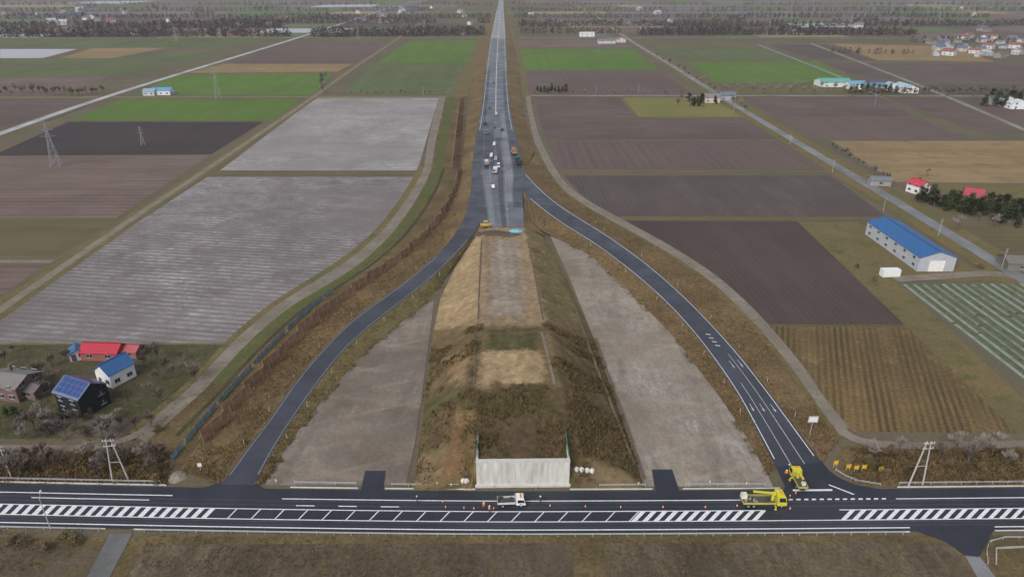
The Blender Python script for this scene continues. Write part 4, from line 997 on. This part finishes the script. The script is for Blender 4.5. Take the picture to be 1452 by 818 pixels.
pm=[person_mesh(1,(226,92,44)),person_mesh(.2,(60,72,110)),person_mesh(.6,(230,120,50))]
for (x,y,k,hc,lb) in [(686,722,0,(235,235,230),"road worker in an orange jacket and white helmet walking"),(694,727,2,(235,235,230),"road worker in an orange vest standing by cones"),(592,713,1,(235,220,60),"worker in blue clothes and yellow helmet"),(1114,676,0,(235,235,230),"road worker in an orange jacket beside yellow truck"),(1117,668,1,(235,235,230),"worker in navy clothes beside yellow truck"),(766,713,1,(235,235,230),"worker in navy clothes near the white truck"),(712,246,1,(235,235,230),"worker in dark clothes on highway"),(683,250,0,(235,235,230),"worker in orange jacket on highway")]:
    e=thing("person",lb,"person",W(x,y,3.05 if y<300 else .16),R()*6); e["group"]="road workers"
    obj("body",pm[k],e)
    b=MB(); b.tube((.02,0,1.66),(.02,0,1.80),.135,.06,10); b.tube((.04,0,1.655),(.04,0,1.675),.17,.17,10); obj("helmet",b.mesh("hm",[M_(hc,.4)]),e)
    if k!=1:
        b=MB(); b.box((0,0,1.22),(.34,.40,.07),0); obj("reflective_belt",b.mesh("rb",[M_((230,226,120),.5)]),e)
b=MB(); b.box((0,0,.03),(.4,.4,.06),1); b.tube((0,0,.06),(0,0,.3),.15,.11,10,0); b.tube((0,0,.3),(0,0,.48),.11,.075,10,2); b.tube((0,0,.48),(0,0,.72),.075,.03,10,0)
cm_=b.mesh("cone",[M_((216,88,50),.6),M_((50,40,38),.8),M_((236,236,232),.5)])
for (x,y) in [(628,712),(632,720),(658,721),(672,722),(700,722),(780,718),(830,719),(880,720),(940,720),(1000,720),(1045,718),(1120,704),(1128,700),(1120,722)]:
    o=obj("traffic_cone",cm_,None,"orange traffic cone with white band on asphalt","traffic cone",None,"traffic cones along the main road"); o.location=W(x,y,.155)
for i in range(16):
    o=obj("traffic_cone",cm_,None,"orange traffic cone on the unfinished highway","traffic cone",None,"traffic cones on the highway"); o.location=W(U(686,729),U(190,300),3.05)
# ------------------------------------------------------------ fences
FBR=[M_((134,102,86),.9,.1,0,.35,.5),M_((122,92,78),.9,.1,0,.35,.5),M_((146,112,94),.9,.1,0,.35,.5)]
def fence_proto(L,h,m):
    e=thing("snow_fence","rusty brown slatted snow fence panel standing in dry grass","fence",(0,0,0),0,"brown slatted snow fences along the ramp")
    b=MB(); k=int(h/.3)
    for i in range(k): b.box((0,.15*i*.3,.35+i*.3),(L-.12,.05,.23))
    obj("panel",b.mesh("panel",[m]),e)
    for x in (-L/2+.05,-L/6,L/6,L/2-.05):
        b=MB(); b.tube((0,-.1,-.2),(0,h*.15-.06,h+.2),.06,.06,5); b.tube((0,h*.1,h*.7),(0,1.6,-.1),.05,.05,4); o=obj("post",b.mesh("post",[M_((158,140,124),.8)]),e); o.location=(x,0,0)
    return e
fp=[fence_proto(9.3,3.2,m) for m in FBR]
FR=Rib(Fl,Lo,.2,zr,n=120)
used=0; tt_=0.02
while tt_<.99:
    p=FR.at(tt_,.16); acc=0; t2=tt_
    while acc<9.2 and t2<1: t2+=.002; acc=(FR.at(t2,.16)-p).length
    if t2>=1: break
    q=FR.at(t2,.16); d=p-q; mid=(p+q)/2+Vector((U(-.3,.3),U(-.3,.3),0)); mid.z=.15; a=math.atan2(d.y,d.x)-math.radians(9+U(-3,3))
    if used<3: o=fp[used]; o.location=mid; o.rotation_euler=(0,0,a)
    else: o=clone(random.choice(fp),mid,a,1,None,U(.88,1.05))
    used+=1; tt_=t2
for i in range(15):
    t=i/15; x=648+(656-648)*t; y=236-(236-140)*t
    clone(random.choice(fp),W(x,y,.3),math.radians(90-20),1.05)
bs=thing("net_fence","low blue net fence behind the snow fence","fence")
b=MB(); pv=None
NL=Rib([(x-15,y-8) for x,y in Fl],Fl,.15,.15,n=120)
for i in range(60):
    p=NL.at(.5+.49*i/59,.12); p.z=.2
    if pv and i%13!=3: b.add([pv,p,p+Vector((0,0,1.2)),pv+Vector((0,0,1.2))],[(0,1,2,3)])
    pv=p
obj("net",b.mesh("net",[M_((122,156,180),.7,.2,0,.25,.3)]),bs)
for i in range(0,60,3):
    p=NL.at(.5+.49*i/59,.12); b=MB(); b.tube((0,0,0),(0,0,1.35),.05,.05,5); o=obj("post",b.mesh("p",[M_((200,200,200),.6)]),bs); o.location=(p.x,p.y,.15)
RAILM=M_((198,200,202),.4,.5,.3,.06)
b=MB(); b.tube((0,0,-.1),(0,0,.75),.06,.06,6); postm=b.mesh("gp",[RAILM])
def guard(p0,p1,label="white steel guardrail beside main road",h=.7,z=.12,curve=None):
    pts_=curve or [RP(p0[0]+(p1[0]-p0[0])*i/12,p0[1],z) for i in range(13)]
    e=thing("guardrail",label,"guardrail",pts_[0]); o0=Vector(pts_[0]); b=MB()
    for a,c in zip(pts_,pts_[1:]):
        for zz_,hh in ((h-.08,.09),(h-.3,.09)):
            a1=a-o0+Vector((0,0,zz_)); c1=c-o0+Vector((0,0,zz_)); s=(c-a).cross(Vector((0,0,1))).normalized()*.025
            b.add([a1-s,c1-s,c1+s,a1+s]+[q+Vector((0,0,hh)) for q in (a1-s,c1-s,c1+s,a1+s)],[(0,1,5,4),(2,3,7,6),(4,5,6,7)])
    obj("beam",b.mesh("beam",[RAILM]),e)
    tot=sum((c-a).length for a,c in zip(pts_,pts_[1:])); k=max(2,min(90,int(tot/3)))
    for i in range(k+1):
        t=i/k*(len(pts_)-1); j=min(int(t),len(pts_)-2); p=Vector(pts_[j]).lerp(Vector(pts_[j+1]),t-j)-o0
        o=obj("post",postm,e); o.location=p
guard((-40,692),(228,692)); guard((418,690),(505,690)); guard((556,691),(650,691)); guard((850,691),(915,691)); guard((972,691),(1085,691)); guard((1275,691),(1560,691))
guard((-40,761),(140,761)); guard((205,761),(1280,761)); 
guard(None,None,"white steel guardrail curving round side road",curve=[W(1400,800),W(1398,782),W(1402,770),W(1425,764),W(1460,764),W(1540,764)])
guard(None,None,"white steel guardrail at ramp mouth",curve=[W(1184,668),W(1198,677),W(1216,684),W(1248,689)])
b=MB(); 
for a,c in (((1412,800),(1412,778)),((1412,778),(1540,772))):
    p,q=W(*a),W(*c); d=(q-p); m=(p+q)/2; b.box((m.x,m.y,.2),(d.length,.2,.4),0,math.atan2(d.y,d.x))
obj("retaining_wall",b.mesh("rw",[M_((160,158,152),.8,.3,0,.15,.8)]),None,"low grey concrete retaining wall by side road","retaining wall")
# ------------------------------------------------------------ poles
PC=M_((180,178,174),.8,.2)
def hpole(base,h,label):
    e=thing("utility_pole",label,"utility pole",base,.1)
    for s in (-1,1):
        b=MB(); b.tube((s*1.5,0,-.1),(s*.4,0,h),.17,.11,8); obj("leg",b.mesh("leg",[PC]),e)
    for z in (h-.3,h-1.5):
        b=MB(); b.box((0,-.2,z),(2.2,.12,.12)); obj("crossarm",b.mesh("ca",[PC]),e)
        for x in (-.95,-.45,.45,.95):
            b=MB(); b.tube((x,-.2,z+.07),(x,-.2,z+.35),.07,.05,6); obj("insulator",b.mesh("in",[M_((220,220,216),.3)]),e)
    b=MB(); b.tube((-.95,0,h*.45),(.95,0,h*.45),.06,.06,6); obj("brace",b.mesh("br",[PC]),e)
def upole(base,h,label="grey concrete utility pole",lamp=False,rz=0,k=1):
    e=thing("street_lamp" if lamp else "utility_pole",label,"street lamp" if lamp else "utility pole",base,rz)
    b=MB(); b.tube((0,0,-.1),(0,0,h),.15*k,.08*k,8); obj("pole",b.mesh("pole",[PC]),e)
    if lamp:
        b=MB(); b.tube((0,0,h-.1),(1.4,0,h+.3),.05,.04,6); obj("arm",b.mesh("arm",[PC]),e)
        b=MB(); b.prof([(1.3,h+.2),(2.1,h+.25),(2.0,h+.4),(1.4,h+.42)],-.15,.15); obj("lamp_head",b.mesh("lh",[M_((200,200,200),.4)]),e)
    else:
        for z in (h-.4,h-1.3):
            b=MB(); b.box((0,-.12,z),(1.6*k,.08,.08)); obj("crossarm",b.mesh("ca",[PC]),e)
hpole(W(171,681),hgt(171,681,622),"concrete twin leg utility pole with crossarms"); hpole(W(1298,688),hgt(1298,688,626),"concrete twin leg utility pole with crossarms")
upole(W(16,676),hgt(10,676,630)); upole(W(72,750),hgt(70,750,707),"slender grey street lamp beside main road",True,2.0,.7)
for (x,y,t) in [(1252,300,280),(1180,245,226),(1120,205,190),(1040,160,146),(1420,380,352),(905,133,120),(600,135,122),(1240,150,135),(845,134,121),(690,96,84),(1330,335,310)]: upole(W(x,y),max(6,hgt(x,y,t)),k=.7)
def pylon(base,h,rz=0.3):
    e=thing("lattice_pylon","tall grey steel lattice power pylon in fields","power pylon",base,rz); pm_=M_((160,164,172),.6,.4,.1); wb=h*.1
    b=MB(); lv=[(0,wb),(.25,wb*.72),(.45,wb*.48),(.62,wb*.32),(.8,wb*.2),(1,.25)]; tk=max(.06,h*.0038)
    for (z0,w0),(z1,w1) in zip(lv,lv[1:]):
        c0=[Vector((sx*w0,sy*w0,z0*h)) for sx,sy in((-1,-1),(1,-1),(1,1),(-1,1))]; c1=[Vector((sx*w1,sy*w1,z1*h)) for sx,sy in((-1,-1),(1,-1),(1,1),(-1,1))]
        for i in range(4):
            j=(i+1)%4; b.tube(c0[i],c1[i],tk,tk*.8,4,0,False); b.tube(c0[i],c1[j],tk*.6,tk*.6,3,0,False); b.tube(c0[j],c1[i],tk*.6,tk*.6,3,0,False); b.tube(c1[i],c1[j],tk*.6,tk*.6,3,0,False)
    obj("lattice_body",b.mesh("lb",[pm_]),e)
    for z,l in ((.66,.16),(.8,.13),(.93,.1)):
        b=MB()
        for s in (-1,1):
            b.tube((0,.3,z*h),(s*l*h,0,z*h+.3),tk*.8,tk*.5,4,0,False); b.tube((0,0,z*h+h*.05),(s*l*h,0,z*h+.3),tk*.6,tk*.5,4,0,False)
        obj("crossarm",b.mesh("ca",[pm_]),e)
        for s in (-1,1):
            b=MB(); b.tube((s*l*h,0,z*h+.3),(s*l*h,0,z*h-h*.04),.08,.08,5); obj("insulator",b.mesh("ins",[M_((120,110,100),.4)]),e)
for x,yb,yt in [(80,236,172),(203,206,180),(508,57,34),(540,36,14),(310,141,96),(602,47,28),(1205,40,22),(1330,36,18),(1090,47,30),(250,60,38)]: pylon(W(x,yb),hgt(x,yb,yt))
def sign(base,h,w_,hh,c,label,rz=0,c2=None,posts=1):
    e=thing("road_sign",label,"road sign",base,rz)
    for i in range(posts):
        x=0 if posts==1 else (-w_*.35+i*w_*.7); b=MB(); b.tube((x,.06,-.1),(x,.06,h),.06,.06,6); obj("post",b.mesh("post",[PC]),e)
    b=MB(); b.box((0,0,h-hh/2),(w_,.06,hh)); pb=obj("sign_board",b.mesh("bd",[M_(c,.5,.4,0,.04)]),e)
    if c2: 
        b=MB(); b.box((0,-.04,h-hh/2),(w_*.86,.03,hh*.7)); obj("sign_face",b.mesh("sf",[M_(c2,.5,.4,0,.04)]),pb)
sign(W(1148,618),hgt(1148,618,590),2.1,1.6,(180,182,186),"white roadside sign board on tall post",.0,(226,228,230))
for x,y in ((1184,662),(1202,667),(1213,669),(1224,668),(1248,670)): sign(W(x,y),1.6,1.0,.95,(196,160,44),"yellow warning board on short posts",.1,(220,186,52),2)
sign(W(285,668),2.0,.8,.8,(225,225,225),"small white board on post beside ramp",.1)
for x,y in [(392,686),(700,693),(905,690),(1006,688),(1058,690),(760,694),(640,692),(620,690)]:
    sign(W(x,y),1.1,.25,.35,(228,228,226),"small white delineator post beside main road",0)
for rib,us in ((RL,(-.25,1.25)),(RR,(-.2,1.2))):
    for i in range(7):
        for u in us:
            p=rib.at(.35+.09*i,u); 
            e=thing("delineator_post","slender white roadside delineator post beside ramp","delineator",(p.x,p.y,max(.1,p.z-.3)),0,"delineator posts along the ramps")
            b=MB(); b.tube((0,0,0),(0,0,1.3),.04,.04,6,0); b.tube((0,0,1.3),(0,0,1.5),.05,.05,8,1); obj("post",b.mesh("dp",[M_((216,216,214),.5),M_((220,120,50),.4)]),e)
print("OBJ",len(bpy.data.objects))
